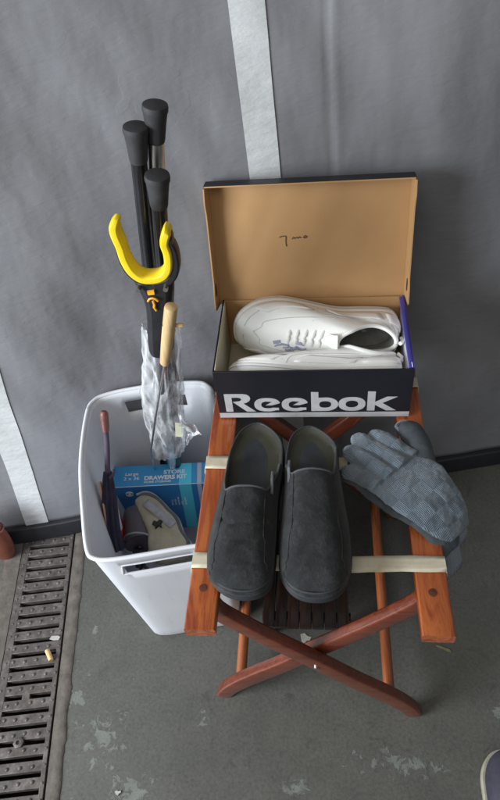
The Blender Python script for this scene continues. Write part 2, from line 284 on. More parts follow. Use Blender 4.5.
# ------------------------------------------------------------------ mesh helpers (coordinates in centimetres)
class MB:
    def __init__(s): s.v = []; s.f = []
    def add(s, vs, fs):
        n = len(s.v); s.v += [V(x) for x in vs]; s.f += [tuple(i + n for i in f) for f in fs]; return s
    def grid(s, P, closeu=False, closev=False):
        nu = len(P); nv = len(P[0]); vs = [q for r in P for q in r]; fs = []
        for i in range(nu if closeu else nu - 1):
            for j in range(nv if closev else nv - 1):
                a, b = i, (i + 1) % nu; c, d = j, (j + 1) % nv
                fs.append((a * nv + c, b * nv + c, b * nv + d, a * nv + d))
        return s.add(vs, fs)
    def loft(s, rings, caps=True):
        n = len(rings[0]); vs = [q for r in rings for q in r]; fs = []
        for i in range(len(rings) - 1):
            for j in range(n):
                k = (j + 1) % n
                fs.append((i * n + j, i * n + k, (i + 1) * n + k, (i + 1) * n + j))
        if caps:
            fs.append(tuple(range(n))[::-1]); fs.append(tuple((len(rings) - 1) * n + j for j in range(n)))
        return s.add(vs, fs)
    def box(s, c, size, mtx=None):
        c = V(c); mtx = mtx or Matrix.Identity(3); vs = []
        for x in (-.5, .5):
            for y in (-.5, .5):
                for z in (-.5, .5): vs.append(c + mtx @ V((x * size[0], y * size[1], z * size[2])))
        return s.add(vs, [(0, 1, 3, 2), (4, 6, 7, 5), (0, 4, 5, 1), (2, 3, 7, 6), (0, 2, 6, 4), (1, 5, 7, 3)])
    def rings_along(s, pts, sec, up=None):
        """sweep: sec(i) -> list of (a,b) in the local frame (side, up)"""
        pts = [V(p) for p in pts]; rings = []; u = V(up) if up else None
        for i, p in enumerate(pts):
            t = (pts[min(i + 1, len(pts) - 1)] - pts[max(i - 1, 0)]).normalized()
            if up: U = (u - t * u.dot(t)).normalized()
            else:
                if u is None: u = V((0, 0, 1)) if abs(t.z) < .9 else V((0, 1, 0))
                U = (u - t * u.dot(t)).normalized(); u = U
            Sd = t.cross(U)
            rings.append([p + Sd * a + U * b for a, b in sec(i)])
        return rings
    def tube(s, pts, r, seg=14, flat=1.0, up=None, caps=True):
        rr = r if hasattr(r, '__len__') else [r] * len(pts)
        return s.loft(s.rings_along(pts, lambda i: [(cos(2 * pi * k / seg) * rr[i], sin(2 * pi * k / seg) * rr[i] * flat) for k in range(seg)], up), caps)
    def bar(s, pts, w, h, up, rad=0.25):
        ww = w if hasattr(w, '__len__') else [w] * len(pts)
        def sec(i):
            out = []; a, b = ww[i] / 2, h / 2; r = min(rad, a * .9, b * .9)
            for cx, cy, t0 in ((a - r, b - r, 0), (-a + r, b - r, pi / 2), (-a + r, -b + r, pi), (a - r, -b + r, 3 * pi / 2)):
                for k in range(4):
                    t = t0 + k * pi / 6; out.append((cx + r * cos(t), cy + r * sin(t)))
            return out
        return s.loft(s.rings_along(pts, sec, up))
    def prism(s, poly, o, ux, uy, depth):
        """flat outline (2D) extruded to depth along ux x uy"""
        o, ux, uy = V(o), V(ux), V(uy); n = ux.cross(uy).normalized()
        a = [o + ux * x + uy * y for x, y in poly]
        return s.loft([a, [q + n * depth for q in a]])
    def build(s, name, material, parent=None, smooth=True, bevel=0, subsurf=0, solid=0, remesh=0, weld=False, angle=40, offset=-1):
        org = V((0, 0, 0)); p = parent
        while p: org += V(p.location); p = p.parent
        me = bpy.data.meshes.new(name)
        me.from_pydata([(q * CM - org) for q in s.v], [], s.f); me.update()
        bm = bmesh.new(); bm.from_mesh(me)
        if weld: bmesh.ops.remove_doubles(bm, verts=bm.verts, dist=1e-5)
        bmesh.ops.recalc_face_normals(bm, faces=bm.faces); bm.to_mesh(me); bm.free()
        o = bpy.data.objects.new(name, me); C.objects.link(o)
        for mm in (material if isinstance(material, (list, tuple)) else [material]): me.materials.append(M[mm] if isinstance(mm, str) else mm)
        if parent: o.parent = parent
        if smooth:
            for f in me.polygons: f.use_smooth = True
            try: me.set_sharp_from_angle(angle=math.radians(angle))
            except Exception: pass
        if remesh:
            x = o.modifiers.new('r', 'REMESH'); x.mode = 'VOXEL'; x.voxel_size = remesh * CM; x.use_smooth_shade = True
            x = o.modifiers.new('s', 'SMOOTH'); x.iterations = 5; x.factor = 0.5
        if solid:
            x = o.modifiers.new('t', 'SOLIDIFY'); x.thickness = solid * CM; x.offset = offset
        if bevel:
            x = o.modifiers.new('b', 'BEVEL'); x.width = bevel * CM; x.segments = 3; x.limit_method = 'ANGLE'; x.angle_limit = math.radians(35)
        if subsurf:
            x = o.modifiers.new('u', 'SUBSURF'); x.levels = x.render_levels = subsurf
        return o
def thing(name, label, cat, loc, group=None):
    o = bpy.data.objects.new(name, None); C.objects.link(o); o.empty_display_size = 0.05
    o.location = V(loc) * CM; tag(o, label, cat, group); return o
def tag(o, label, cat, group=None, kind=None):
    if label: o['label'] = label
    if cat: o['category'] = cat
    if group: o['group'] = group
    if kind: o['kind'] = kind
    return o
def struct(o): o['kind'] = 'structure'; return o
def catmull(pts, n=8, closed=False):
    P = [V(p) for p in pts]; out = []; m_ = len(P)
    for i in range(m_ if closed else m_ - 1):
        if closed: p0, p1, p2, p3 = P[i - 1], P[i], P[(i + 1) % m_], P[(i + 2) % m_]
        else: p0, p1, p2, p3 = P[max(i - 1, 0)], P[i], P[i + 1], P[min(i + 2, m_ - 1)]
        for k in range(n):
            t = k / n
            out.append(0.5 * ((2 * p1) + (p2 - p0) * t + (2 * p0 - 5 * p1 + 4 * p2 - p3) * t * t + (3 * p1 - p0 - 3 * p2 + p3) * t ** 3))
    if not closed: out.append(P[-1])
    return out
def lerp(a, b, t): return a + (b - a) * t
def flat_curve(name, splines, o, ux, uy, depth, material, parent, res=6, bez=True):
    """closed outlines (with holes) filled flat and given a little thickness, then laid on the plane o, ux, uy"""
    cu = bpy.data.curves.new(name, 'CURVE'); cu.dimensions = '2D'; cu.fill_mode = 'BOTH'; cu.extrude = depth / 2
    for pts in splines:
        sp = cu.splines.new('POLY'); sp.points.add(len(pts) - 1)
        for q, p in zip(sp.points, pts): q.co = (p[0], p[1], 0, 1)
        sp.use_cyclic_u = True
    t = bpy.data.objects.new(name, cu); C.objects.link(t)
    me = bpy.data.meshes.new_from_object(t.evaluated_get(bpy.context.evaluated_depsgraph_get()))
    bpy.data.objects.remove(t); bpy.data.curves.remove(cu)
    return place_mesh(name, me, o, ux, uy, material, parent)
def place_mesh(name, me, o, ux, uy, material, parent):
    o, ux, uy = V(o), V(ux).normalized(), V(uy).normalized(); n = ux.cross(uy)
    org = V((0, 0, 0)); p = parent
    while p: org += V(p.location); p = p.parent
    for v in me.vertices:
        c = v.co.copy(); v.co = (o + ux * c.x + uy * c.y + n * c.z) * CM - org
    me.materials.clear(); me.materials.append(M[material])
    ob = bpy.data.objects.new(name, me); C.objects.link(ob)
    if parent: ob.parent = parent
    return ob
def text(name, body, size, o, ux, uy, material, parent, bold=0.0, sx=1.0, depth=0.02):
    cu = bpy.data.curves.new(name, 'FONT'); cu.body = body; cu.size = size; cu.offset = bold; cu.extrude = depth / 2
    t = bpy.data.objects.new(name, cu); C.objects.link(t)
    me = bpy.data.meshes.new_from_object(t.evaluated_get(bpy.context.evaluated_depsgraph_get()))
    bpy.data.objects.remove(t); bpy.data.curves.remove(cu)
    for v in me.vertices: v.co.x *= sx
    return place_mesh(name, me, o, ux, uy, material, parent)

# ------------------------------------------------------------------ padded wall
A0 = V((-78.1, 76.4, 0)); T0 = V((.9796, .2012, 0)); N0 = V((-.2012, .9796, 0)); LEAN = 0.092
def wall_pt(s, z, off=0.0, rough=True):
    d = LEAN * z + 4.4 * exp(-((s - 62) / 32) ** 4)
    d -= off
    if rough:
        q = V((s * .045, z * .03, 3.1)); d += 1.0 * noise.noise(q) * min(1, z / 25)
        q = V((s * .16 + z * .05, z * .07 - s * .03, 7.7)); d += 0.35 * noise.noise(q) * min(1, z / 12)
        # seam where the covering doubles over
        sx = s - (84.4 + 0.2 * sin(z * .11) - (z - 95) * .01)
        d += 0.22 * exp(-(sx / 0.45) ** 2) - 0.16 * exp(-((sx - 1.1) / 0.8) ** 2)
        q = V((s * .09 + z * .09, z * .03 - s * .03, 1.7)); d += .5 * noise.noise(q) * min(1, z / 20)
    return A0 + T0 * s + N0 * d + V((0, 0, z))
ww = thing('padded_wall_covering', 'grey wrinkled padded vinyl covering that fills the whole background', 'wall covering', (-78.1, 76.4, 0))
srange = [-60 + 4 * i for i in range(12)] + [-12 + 0.62 * i for i in range(260)] + [150 + 5 * i for i in range(16)]
MB().grid([[wall_pt(s, z) for z in [5.5 + 1.1 * j for j in range(130)] + [150, 170, 200]] for s in srange]).build('vinyl_sheet', 'pad', ww, solid=0.6, offset=1)
def stripe(sl, wdt, slant):
    g = []
    for j in range(100):
        z = 5.6 + j * 1.3
        g.append([wall_pt(sl(z) + wdt * k / 8, z, 0.16) for k in range(9)])
    return MB().grid(g)
#STRIPES
stripe(lambda z: 70.5 - 0.024 * (z - 81), 5.3, 0).build('white_stripe', 'white_tape', ww)
stripe(lambda z: 8.3 + (z - 6.5) * .10, 5.4, 0).build('white_stripe', 'white_tape', ww)
MB().bar([A0 + T0 * s + N0 * (4.4 * exp(-((s - 62) / 32) ** 4) + 0.3) + V((0, 0, 2.8)) for s in range(-60, 240, 4)], 2.2, 5.6, (0, 0, 1), 0.4).build('bottom_trim', 'black_trim', ww)

# ------------------------------------------------------------------ floor, drain channel
DR = V((-59.8, 77.7, 0)); dd = V((.1485, -.989, 0)).normalized(); dn = V((dd.y, -dd.x, 0))   # dn points left
if dn.x > 0: dn = -dn
def dpt(along, left, z=0): return DR + dd * along + dn * left + V((0, 0, z))
fl = MB()
# right part and left part of the ground around the channel (channel runs from the wall towards the camera)
def fgrid(l0, l1, n, a0=-150, a1=300, k=90):
    return [[dpt(a0 + (a1 - a0) * i / k, l0 + (l1 - l0) * j / n, 0) for j in range(n + 1)] for i in range(k + 1)]
fl.grid(fgrid(-2.7, -420, 60)); fl.grid(fgrid(15.8, 300, 40))
struct(fl.build('ground', 'floor'))
g = MB()
def rag(i, sd): return 0.35 * noise.noise(V((i * .23, sd * 5.1, 0))) + 0.2 * noise.noise(V((i * .9, sd * 3.1, 4)))
g.grid([[dpt(-40 + i, -3.1 + rag(i, 1), .12), dpt(-40 + i, -2.6 + rag(i, 1), .42 + .15 * noise.noise(V((i * .3, 0, 9)))), dpt(-40 + i, -1.4, .20 + .15 * noise.noise(V((i * .4, 3, 9)))), dpt(-40 + i, -.35, .05), dpt(-40 + i, -.3, -9)] for i in range(160)])
g.grid([[dpt(-40 + i, 16.4 + rag(i, 2), .05), dpt(-40 + i, 15.6 + rag(i, 2), .22), dpt(-40 + i, 14, .10 + .15 * noise.noise(V((i * .4, 7, 9)))), dpt(-40 + i, 12.5, .02), dpt(-40 + i, 12.4, -9)] for i in range(160)])
struct(g.build('mortar_edging', 'mortar', angle=60))
struct(MB().grid([[dpt(-40, -2, -8), dpt(-40, 15, -8)], [dpt(120, -2, -8), dpt(120, 15, -8)]]).build('drain_bottom', 'soil'))
gr = thing('drain_grate', 'rusty grey cast iron slotted drain grate set into the floor at the left', 'drain grate', tuple(dpt(30, 6)))
a = MB(); Rd = Matrix((dn, dd, V((0, 0, 1)))).transposed()
a.box(dpt(40, .55, -.75), (.9, 130, 1.5), Rd); a.box(dpt(40, 11.5, -.75), (1.7, 130, 1.5), Rd)
pitch = 2.93
for i in range(-1, 30):
    y0 = 0.6 + pitch * i      # slot centre
    a.box(dpt(y0 + pitch / 2, 5.85, -.77), (9.9, pitch - 1.0, 1.44), Rd)
    for lx in (2.6, 5.1, 7.7, 10.1): # studs
        c = dpt(y0 + pitch / 2 + random.uniform(-.2, .2), lx + random.uniform(-.25, .25), 0)
        a.loft([[c + V((cos(t * pi / 4) * r, sin(t * pi / 4) * r, z)) for t in range(8)] for r, z in ((.42, -.1), (.34, .12), (.15, .2))])
    for lx in (.5, 11.6):
        c = dpt(y0 + pitch / 2 + random.uniform(-.2, .2), lx, 0)
        a.loft([[c + V((cos(t * pi / 4) * r, sin(t * pi / 4) * r, z)) for t in range(8)] for r, z in ((.3, -.1), (.24, .1), (.1, .16))])
    if i in (12, 15): a.box(dpt(y0, 6.2, -.78), (1.6, 1.2, 1.40), Rd)
a.build('grate_body', 'iron', gr, bevel=.12)
b = MB(); c = dpt(0.6 + pitch * 15, 6.2, 0)
b.loft([[c + V((cos(t * pi / 3 + .3) * r, sin(t * pi / 3 + .3) * r, z)) for t in range(6)] for r, z in ((1.1, -.2), (1.1, .35), (.7, .5), (.45, .5), (.4, .1))]); b.build('grate_bolt', 'iron', gr, bevel=.05)

# ------------------------------------------------------------------ folding luggage rack
HR = 47.8; XL, XR = -19.1, 17.9; YF, YB = 36.4, 93.0; RW = 4.4; RT = 2.1
rk = thing('luggage_rack', 'varnished orange brown wooden folding luggage rack with cream straps', 'luggage rack', (-.6, 62, 0))
for x in (XL + RW / 2, XR - RW / 2):
    r = MB().bar([(x, YF, HR - RT / 2), (x, YF + .02, HR - RT / 2), (x, (YF + YB) / 2, HR - RT / 2), (x, YB, HR - RT / 2)], RW, RT, (0, 0, 1), .28).build('rail', 'rail', rk)
    for y in (42.6, 87):
        MB().loft([[V((x - .1 + cos(t * pi / 8) * q, y + sin(t * pi / 8) * q, HR + z)) for t in range(16)] for q, z in ((.62, -.3), (.62, .03), (.5, .05))]).build('screw_plug', 'plug', r)
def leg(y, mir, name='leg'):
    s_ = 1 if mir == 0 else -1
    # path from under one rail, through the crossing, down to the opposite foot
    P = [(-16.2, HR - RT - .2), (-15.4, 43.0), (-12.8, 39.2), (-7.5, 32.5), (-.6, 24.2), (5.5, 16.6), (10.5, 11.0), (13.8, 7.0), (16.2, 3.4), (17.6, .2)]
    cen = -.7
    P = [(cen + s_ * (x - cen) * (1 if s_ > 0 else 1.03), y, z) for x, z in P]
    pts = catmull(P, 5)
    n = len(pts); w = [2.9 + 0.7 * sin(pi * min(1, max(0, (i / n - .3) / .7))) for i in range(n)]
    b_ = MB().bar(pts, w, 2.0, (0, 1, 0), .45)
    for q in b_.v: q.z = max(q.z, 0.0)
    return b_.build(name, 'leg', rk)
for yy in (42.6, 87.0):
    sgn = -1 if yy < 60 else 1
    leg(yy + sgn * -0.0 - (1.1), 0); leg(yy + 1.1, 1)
    c = V((-.9, yy - 2.25, 24.0))
    MB().loft([[c + V((cos(t * pi / 5) * q, d, sin(t * pi / 5) * q)) for t in range(10)] for q, d in ((.42, .2), (.42, -.12), (.2, -.25))]).build('pivot_bolt', 'metal', rk)
for x0 in (-15.6, 12.6):
    MB().tube([(x0, 43, 6.4), (x0, 60, 6.4), (x0, 88, 6.4)], 1.05, 16).build('stretcher', 'dowel', rk)
for k, y in enumerate((46.9, 65.2, 83.5)):
    wd = 2.55; top = HR + .14; P = []
    for x in [XL - .12] : P += [(x, HR - RT - .1), (x, HR - 1)]
    P += [(XL + .05, top)]
    for i in range(1, 24):
        t = i / 24; x = lerp(XL, XR, t); inner = XL + RW < x < XR - RW
        u = (x - XL - RW) / (XR - XL - 2 * RW)
        P.append((x, top - (0.55 * sin(pi * u) + .0 if inner else 0)))
    P += [(XR - .05, top), (XR + .12, HR - 1), (XR + .12, HR - RT - .1)]
    g2 = [[V((x, y - wd / 2 + wd * j / 4 + .16 * noise.noise(V((x * .3, j * .3, k))), z + (.10 * noise.noise(V((x * .35, j * .5, k))) + .07))) for j in range(5)] for x, z in P]
    MB().grid(g2).build('strap', 'webbing', rk, solid=.14, offset=1)

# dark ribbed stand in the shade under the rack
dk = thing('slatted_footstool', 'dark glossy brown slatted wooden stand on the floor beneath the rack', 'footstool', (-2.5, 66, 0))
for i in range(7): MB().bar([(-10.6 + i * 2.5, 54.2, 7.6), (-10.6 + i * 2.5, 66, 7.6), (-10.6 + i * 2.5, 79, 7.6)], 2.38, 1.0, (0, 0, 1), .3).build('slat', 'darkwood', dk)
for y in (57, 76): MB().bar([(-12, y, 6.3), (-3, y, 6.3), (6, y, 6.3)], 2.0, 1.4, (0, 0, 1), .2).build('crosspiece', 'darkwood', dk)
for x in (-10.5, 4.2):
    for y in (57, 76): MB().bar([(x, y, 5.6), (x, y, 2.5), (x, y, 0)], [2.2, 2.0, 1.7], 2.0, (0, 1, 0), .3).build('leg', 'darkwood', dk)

# ------------------------------------------------------------------ shoe box
BX0, BX1, BY0, BY1, BZ0, BZ1 = -17.6, 15.5, 75.2, 94.6, HR + .35, 59.6
bx = thing('shoe_box', 'open navy shoe box with brown lid standing on the back of the rack', 'shoe box', (-1, 85, BZ0))
th = .28
MB().box(((BX0 + BX1) / 2, BY0 + th / 2, (BZ0 + BZ1) / 2), (BX1 - BX0, th, BZ1 - BZ0)).build('front_panel', 'navycard', bx, bevel=.05)
MB().box(((BX0 + BX1) / 2, BY1 - th / 2, (BZ0 + BZ1) / 2 - .2), (BX1 - BX0, th, BZ1 - BZ0 - .4)).build('back_panel', 'kraft', bx, bevel=.05)
MB().box(((BX0 + BX1) / 2, (BY0 + BY1) / 2, BZ0 + th / 2), (BX1 - BX0 - .02, BY1 - BY0 - 2 * th - .02, th)).build('bottom_panel', 'innercard', bx)
for x, ms, sg in ((BX0, ('navycard', 'innercard'), 1), (BX1, ('bluecard', 'whitecard'), -1)):
    MB().box((x + sg * th / 2, (BY0 + BY1) / 2, (BZ0 + BZ1) / 2), (th, BY1 - BY0 - 2 * th - .02, BZ1 - BZ0 - .02)).build('side_panel', ms[0], bx)
    # folded inner flap, bowed a little inwards
    gg = []
    for j in range(13):
        y = lerp(BY0 + .5, BY1 - .6, j / 12); bow = .5 * sin(pi * j / 12)
        gg.append([V((x + sg * (th + .10 + bow * (1 - k / 6) ** .5 * 1.0 * (k / 6)), y, lerp(BZ0 + .5, BZ1 + .05, k / 6))) for k in range(7)])
    MB().grid(gg).build('side_flap', ms[1], bx, solid=.12, offset=0)
MB().box(((BX0 + BX1) / 2 + .0, BY0 - .03, BZ0 + .62), (BX1 - BX0 - .06, .05, 1.2)).build('silver_band', 'greyprint', bx)
MB().bar([(BX1 - .55, BY0 + .4, BZ1 - .15), (BX1 - .6, 85, BZ1 + .05), (BX1 - .5, BY1 - .8, BZ1 - .1)], .8, .35, (0, 0, 1), .15).build('blue_top_fold', 'bluecard', bx)
# lid: stands up behind the box, hinged on the back edge, inner side showing
lean = math.radians(13); ly, lz = BY1 - .55, 58.6
ld_n = V((0, cos(lean), -sin(lean)))     # away from the camera
ld_u = V((0, sin(lean), cos(lean)))
LX0, LX1, LH = -18.5, 15.8, 22.6
def LP(x, u, d): return V((x, ly, lz)) + ld_u * u + ld_n * d
Rl = Matrix((V((1, 0, 0)), ld_n, ld_u)).transposed()
lid = MB(); lid.box(LP((LX0 + LX1) / 2, LH / 2 - .3, .9), (LX1 - LX0, .25, LH), Rl)
lidO = lid.build('lid', 'kraft', bx, bevel=.04)
MB().box(LP((LX0 + LX1) / 2, LH / 2 - .3, 1.1), (LX1 - LX0 + .1, .12, LH + .1), Rl).build('lid_outer_paper', 'navycard', lidO)
MB().box(LP((LX0 + LX1) / 2, LH - .35, -.35), (LX1 - LX0 + .1, 2.6, .22), Rl).build('lid_top_rim', 'kraft', lidO)
MB().box(LP((LX0 + LX1) / 2, LH - .17, -.3), (LX1 - LX0 + .4, 2.7, .12), Rl).build('lid_top_rim_paper', 'navycard', lidO)
for x, sg in ((LX0, -1), (LX1, 1)):
    pr = [(0.7, -.2), (.7, LH - .5), (-2.2, LH - .5), (-2.5, LH - 3), (-2.1, LH - 5), (-2.1, 5), (-2.5, 3.2), (-2.6, .4), (-2.2, -.2)]
    f_ = MB(); o_ = LP(x, 0, 0); f_.loft([[o_ + ld_n * a_ + ld_u * b_ + V((sg * -.1 - sg * a_ * .12 + dx, 0, 0)) for a_, b_ in pr] for dx in (-.11, .11)])
    f_.build('lid_side_rim', 'kraft', lidO, smooth=False)
    # thumb slot: dark inset oval on the rim
    c = LP(x - sg * .02 - sg * -1.2 * .12, 3.6, -1.2) - V((sg * .22, 0, 0))
    MB().loft([[c + V((dx, 0, 0)) + ld_n * (cos(t * pi / 8) * .45) + ld_u * (sin(t * pi / 8) * 1.25) for t in range(16)] for dx in (-.03, .03)]).build('thumb_slot', 'blackprint', lidO)
# pencilled note inside the lid
def scribble(pts, r=.07): return [LP(x, u, -.0 + .74) for x, u in pts]
nt = MB()
nt.tube(catmull(scribble([(-6.6, 12.4), (-6.0, 12.55), (-5.45, 12.5), (-5.5, 11.6), (-5.4, 10.7)]), 4), .085, 6)
nt.tube(catmull(scribble([(-4.4, 12.0), (-4.1, 12.3), (-3.9, 12.05), (-3.6, 12.3), (-3.3, 12.1), (-3.1, 12.35), (-2.8, 12.15)]), 4), .08, 6)
nt.tube(catmull(scribble([(-2.4, 12.2), (-2.1, 12.5), (-1.8, 12.3), (-2.1, 12.1), (-2.4, 12.25)]), 4), .09, 6)
nt.build('pencil_note', 'ink', lidO)
# word on the front: heavy extended lettering
def ell(cx, cy, a, b, n=28, t0=0, t1=2 * pi): return [(cx + a * cos(t0 + (t1 - t0) * i / n), cy + b * sin(t0 + (t1 - t0) * i / n)) for i in range(n if t1 - t0 > 6.2 else n + 1)]
def sellip(cx, cy, a, b, n=32, e=.8):
    out = []
    for i in range(n):
        t = 2 * pi * i / n; c_, s_ = cos(t), sin(t); out.append((cx + a * math.copysign(abs(c_) ** e, c_), cy + b * math.copysign(abs(s_) ** e, s_)))
    return out
XH = 3.5; word = []
# R
word.append([(0, 0), (0, 4.6), (3.6, 4.6), (4.4, 4.45), (4.9, 4.0), (5.05, 3.4), (4.8, 2.8), (4.2, 2.35), (3.6, 2.15), (5.9, 0), (4.1, 0), (1.55, 2.55), (2.9, 2.75), (3.3, 3.1), (3.1, 3.55), (2.6, 3.7), (1.4, 3.7), (1.4, 0)])
def letter_e(x0):
    cx, cy, a_, b_ = x0 + 2.5, XH / 2, 2.55, XH / 2
    o_ = sellip(cx, cy, a_, b_, 40, .85)
    # open c shape: start at upper right bar end, run round the outside, come back round the inside
    out = [(cx + 2.35, cy - .95 + .0)]
    out = [(x, y) for x, y in o_]
    k0 = [i for i in range(40) if not (math.pi * 2 * i / 40 > 2 * pi * .86)]
    outer = [o_[i] for i in k0]                       # from right-middle counter-clockwise to lower right
    inn = sellip(cx + .15, cy - .02, 1.35, .92, 40, .85)
    inner = [inn[i] for i in k0[::-1] if i > 5]
    return [(cx + 2.5, cy + .55)] + outer[3:] + [(cx + 2.2, .3), (cx + 2.2, .95)] + inner[:-1] + [(cx - .1, cy + .82), (cx + 1.0, cy + .75), (cx - .35, cy - .15), (cx + .9, cy - .15), (cx + 2.35, cy + .35)]
word.append(letter_e(5.75)); word.append(letter_e(11.1))
# b
word.append([(16.75, 0), (16.75, 4.9), (18.15, 4.9), (18.15, 3.45)] + [(19.6 + 2.35 * cos(t), XH / 2 + XH / 2 * sin(t)) for t in [pi / 2 - pi * i / 14 for i in range(15)]] + [])
word.append(sellip(19.45, XH / 2 - .05, 1.15, .85, 28))
# o
word.append(sellip(24.55, XH / 2, 2.55, XH / 2 + .03, 40, .85)); word.append(sellip(24.55, XH / 2, 1.2, .88, 32, .9))
# k
word.append([(27.45, 0), (27.45, 4.9), (28.9, 4.9), (28.9, 2.25), (31.1, 3.55), (33.1, 3.55), (30.3, 1.95), (33.0, 0), (31.1, 0), (28.9, 1.5), (28.9, 0)])
LW = 29.6 / 33.1
flat_curve('lettering', [[(x * LW, y * .98) for x, y in L_] for L_ in word], (-16.3, BY0 - .012, BZ0 + 1.55), (1, 0, 0), (0, 0, 1), .03, 'greyprint', bx)

# ------------------------------------------------------------------ trainers in the box
def make_trainer(root, xf):
    """local frame: x across, y from heel (0) to toe (30), z up; xf maps it into the scene"""
    half = [(0, 1.6), (.6, 2.9), (2, 3.7), (6, 3.75), (11, 3.3), (16, 3.9), (21, 4.8), (25, 4.7), (27.6, 3.7), (29, 2.4), (29.6, 1.0)]
    L_ = [(-w_, y) for y, w_ in half] ; R_ = [(w_, y) for y, w_ in half][::-1]
    def bend(x, y): return x + .9 * sin(pi * (y - 8) / 22) * (1 if y > 8 else .3)
    ol = catmull([(bend(x, y), y, 0) for x, y in L_ + R_], 4, True)
    n = len(ol)
    # sole
    def off(k, z):
        c = V((0.3, 14.5, 0)); out = []
        for q in ol:
            d_ = (q - c); out.append(c + V((d_.x * k, d_.y * (1 - (1 - k) * .35), 0)) + V((0, 0, z + (1.0 * max(0, (q.y - 20) / 10) ** 2))))
        return out
    sole = MB(); sole.loft([[xf @ q for q in off(k, z)] for k, z in ((.90, 0), (1.0, .25), (1.03, 1.0), (1.02, 1.6), (1.04, 2.3), (1.0, 2.75), (.93, 2.8))])
    so = sole.build('sole', 'whiterubber', root)
    gr_ = MB(); gr_.loft([[xf @ q for q in off(k, z)] for k, z in ((1.045, 1.50), (1.052, 1.56), (1.052, 1.68), (1.045, 1.74))], caps=False); gr_.build('sole_line', 'palegrey', so)
    # upper, bezier from the sole edge up to the collar
    rings = []
    K = 18
    for k in range(K + 1):
        t = k / K; ring = []
        for q in ol:
            P0 = V((q.x * .99 + .0, q.y * .995, 2.7 + max(0, (q.y - 20) / 10) ** 2))
            ty = min(1, max(0, q.y / 29.6))
            cy = 1.1 + 10.2 * (ty ** 1.15)                       # collar loop
            qx = q.x - .9 * sin(pi * max(0, q.y - 8) / 22); cx = 2.7 * math.copysign(sqrt(max(0, 1 - ((cy - 6.2) / 5.12) ** 2)), qx)
            cz = 9.0 + (-1.6 * sin(pi * min(1, ty * 1.25)) if ty < .8 else 0) + 1.0 * ty
            P3 = V((cx, cy, cz))
            hb = lerp(4.6, 3.4, ty)
            P1 = P0 + V((q.x * .06, .10 if ty > .5 else -.25, hb))
            P2 = P3.lerp(P0, .38 if ty > .45 else .12); P2.z = lerp(cz - 2.0, 7.6, max(0, (ty - .4) / .6)) if ty > .4 else cz - 2.2
            if ty > .4: P2 = V((lerp(P3.x, P0.x, .35), lerp(P3.y, P0.y, .30), lerp(cz - 1.5, 7.3, (ty - .4) / .6)))
            a_ = (1 - t); ring.append(P0 * a_ ** 3 + P1 * 3 * a_ * a_ * t + P2 * 3 * a_ * t * t + P3 * t ** 3)
        rings.append(ring)
    up = MB(); up.loft([[xf @ q for q in r] for r in rings], caps=False)
    uo = up.build('upper', 'whiteleather', root, solid=.28)
    # collar padding and inside
    col = MB(); lp = rings[-1]; col.tube([xf @ q for q in lp] + [xf @ lp[0]], .38, 8, caps=False); col.build('collar', 'whiteleather', uo)
    ins = []
    for k, (sc, z) in enumerate(((.97, 8.7), (.96, 6), (1.05, 3.4), (.7, 3.3), (.1, 3.3))):
        cc = V((0, 6.0, 0)); ins.append([xf @ (V((q.x * sc, cc.y + (q.y - cc.y) * sc, min(z, q.z - .1)))) for q in lp])
    MB().loft(ins, caps=False).build('lining', 'sneakerlining', root)
    # surface sampler on the upper for seams and prints
    def sp(i, k): return xf @ rings[k][i % n]
    top = n // 2
    seam = MB(); ov = MB()
    for sgn in (-1, 1):
        for P_ in (((0, 6), (3, 7), (6, 7), (10, 9), (14, 11), (18, 12)), ((21, 1), (20, 6), (22, 10), (26, 14)), ((30, 2), (31, 7), (34, 12), (38, 16)),
                   ((2, 4), (7, 4), (13, 4), (20, 3)), ((24, 2), (27, 6), (30, 11), (33, 17)), ((12, 12), (18, 10), (25, 9), (33, 8), (40, 8)), ((33, 3), (37, 5), (41, 6))):
            seam.tube(catmull([sp(top + sgn * j, k) for j, k in P_], 4), .075, 6)
    seam.build('stitching', 'stitch', uo)
    # raised overlay panels on the side facing out
    nO = xf.to_3x3() @ V((0, 0, .12))
    for j0, j1, k0, k1 in ((22, 30, 2, 7), (31, 40, 2, 9), (10, 19, 2, 6)):
        for sgn in (-1, 1):
            c0 = xf @ V((0, 14, 4)); g_ = [[sp(top + sgn * j, k) + (sp(top + sgn * j, k) - c0).normalized() * .16 for k in range(k0, k1 + 1)] for j in range(j0, j1 + 1)]
            MB().grid(g_).build('side_panel', 'whiterubber', uo, solid=.14, offset=0)
    pr = MB(); rnd = random.Random(3)
    for sgn in (-1,):
        pr.tube([sp(top - 3 - q, 11) for q in range(9)], .07, 6)
        for q in range(16):
            j = 3 + (q % 8); k = rnd.randint(10, 12); j0 = int(j)
            a0 = sp(top + sgn * j0, k); b0 = sp(top + sgn * (j0 + 1), k + rnd.choice((-1, 1))); mid_ = (a0 + b0) / 2
            pr.tube(catmull([a0, mid_ + V((rnd.uniform(-.2, .2), -.08, rnd.uniform(-.25, .25))), b0], 3), rnd.uniform(.10, .2), 6)
    pr.build('printed_pattern', 'lavprint', uo)
    # laces across the tongue
    lc = MB()
    for j, k in ((4, 11), (5, 12), (6, 13), (7, 14), (8, 15)):
        a0 = sp(top - j, k); b0 = sp(top + j, k); mid_ = sp(top, k) + (xf.to_3x3() @ V((0, 0, .45)))
        nU = xf.to_3x3() @ V((0, 0, 1)); lc.tube(catmull([a0, a0.lerp(mid_, .6) + nU * .1, mid_ - nU * .2, b0.lerp(mid_, .6) + nU * .1, b0], 4), .26, 8, flat=.25, up=nU)
    lc.build('laces', 'whiterubber', uo)
    # tongue
    tg = MB(); G = []
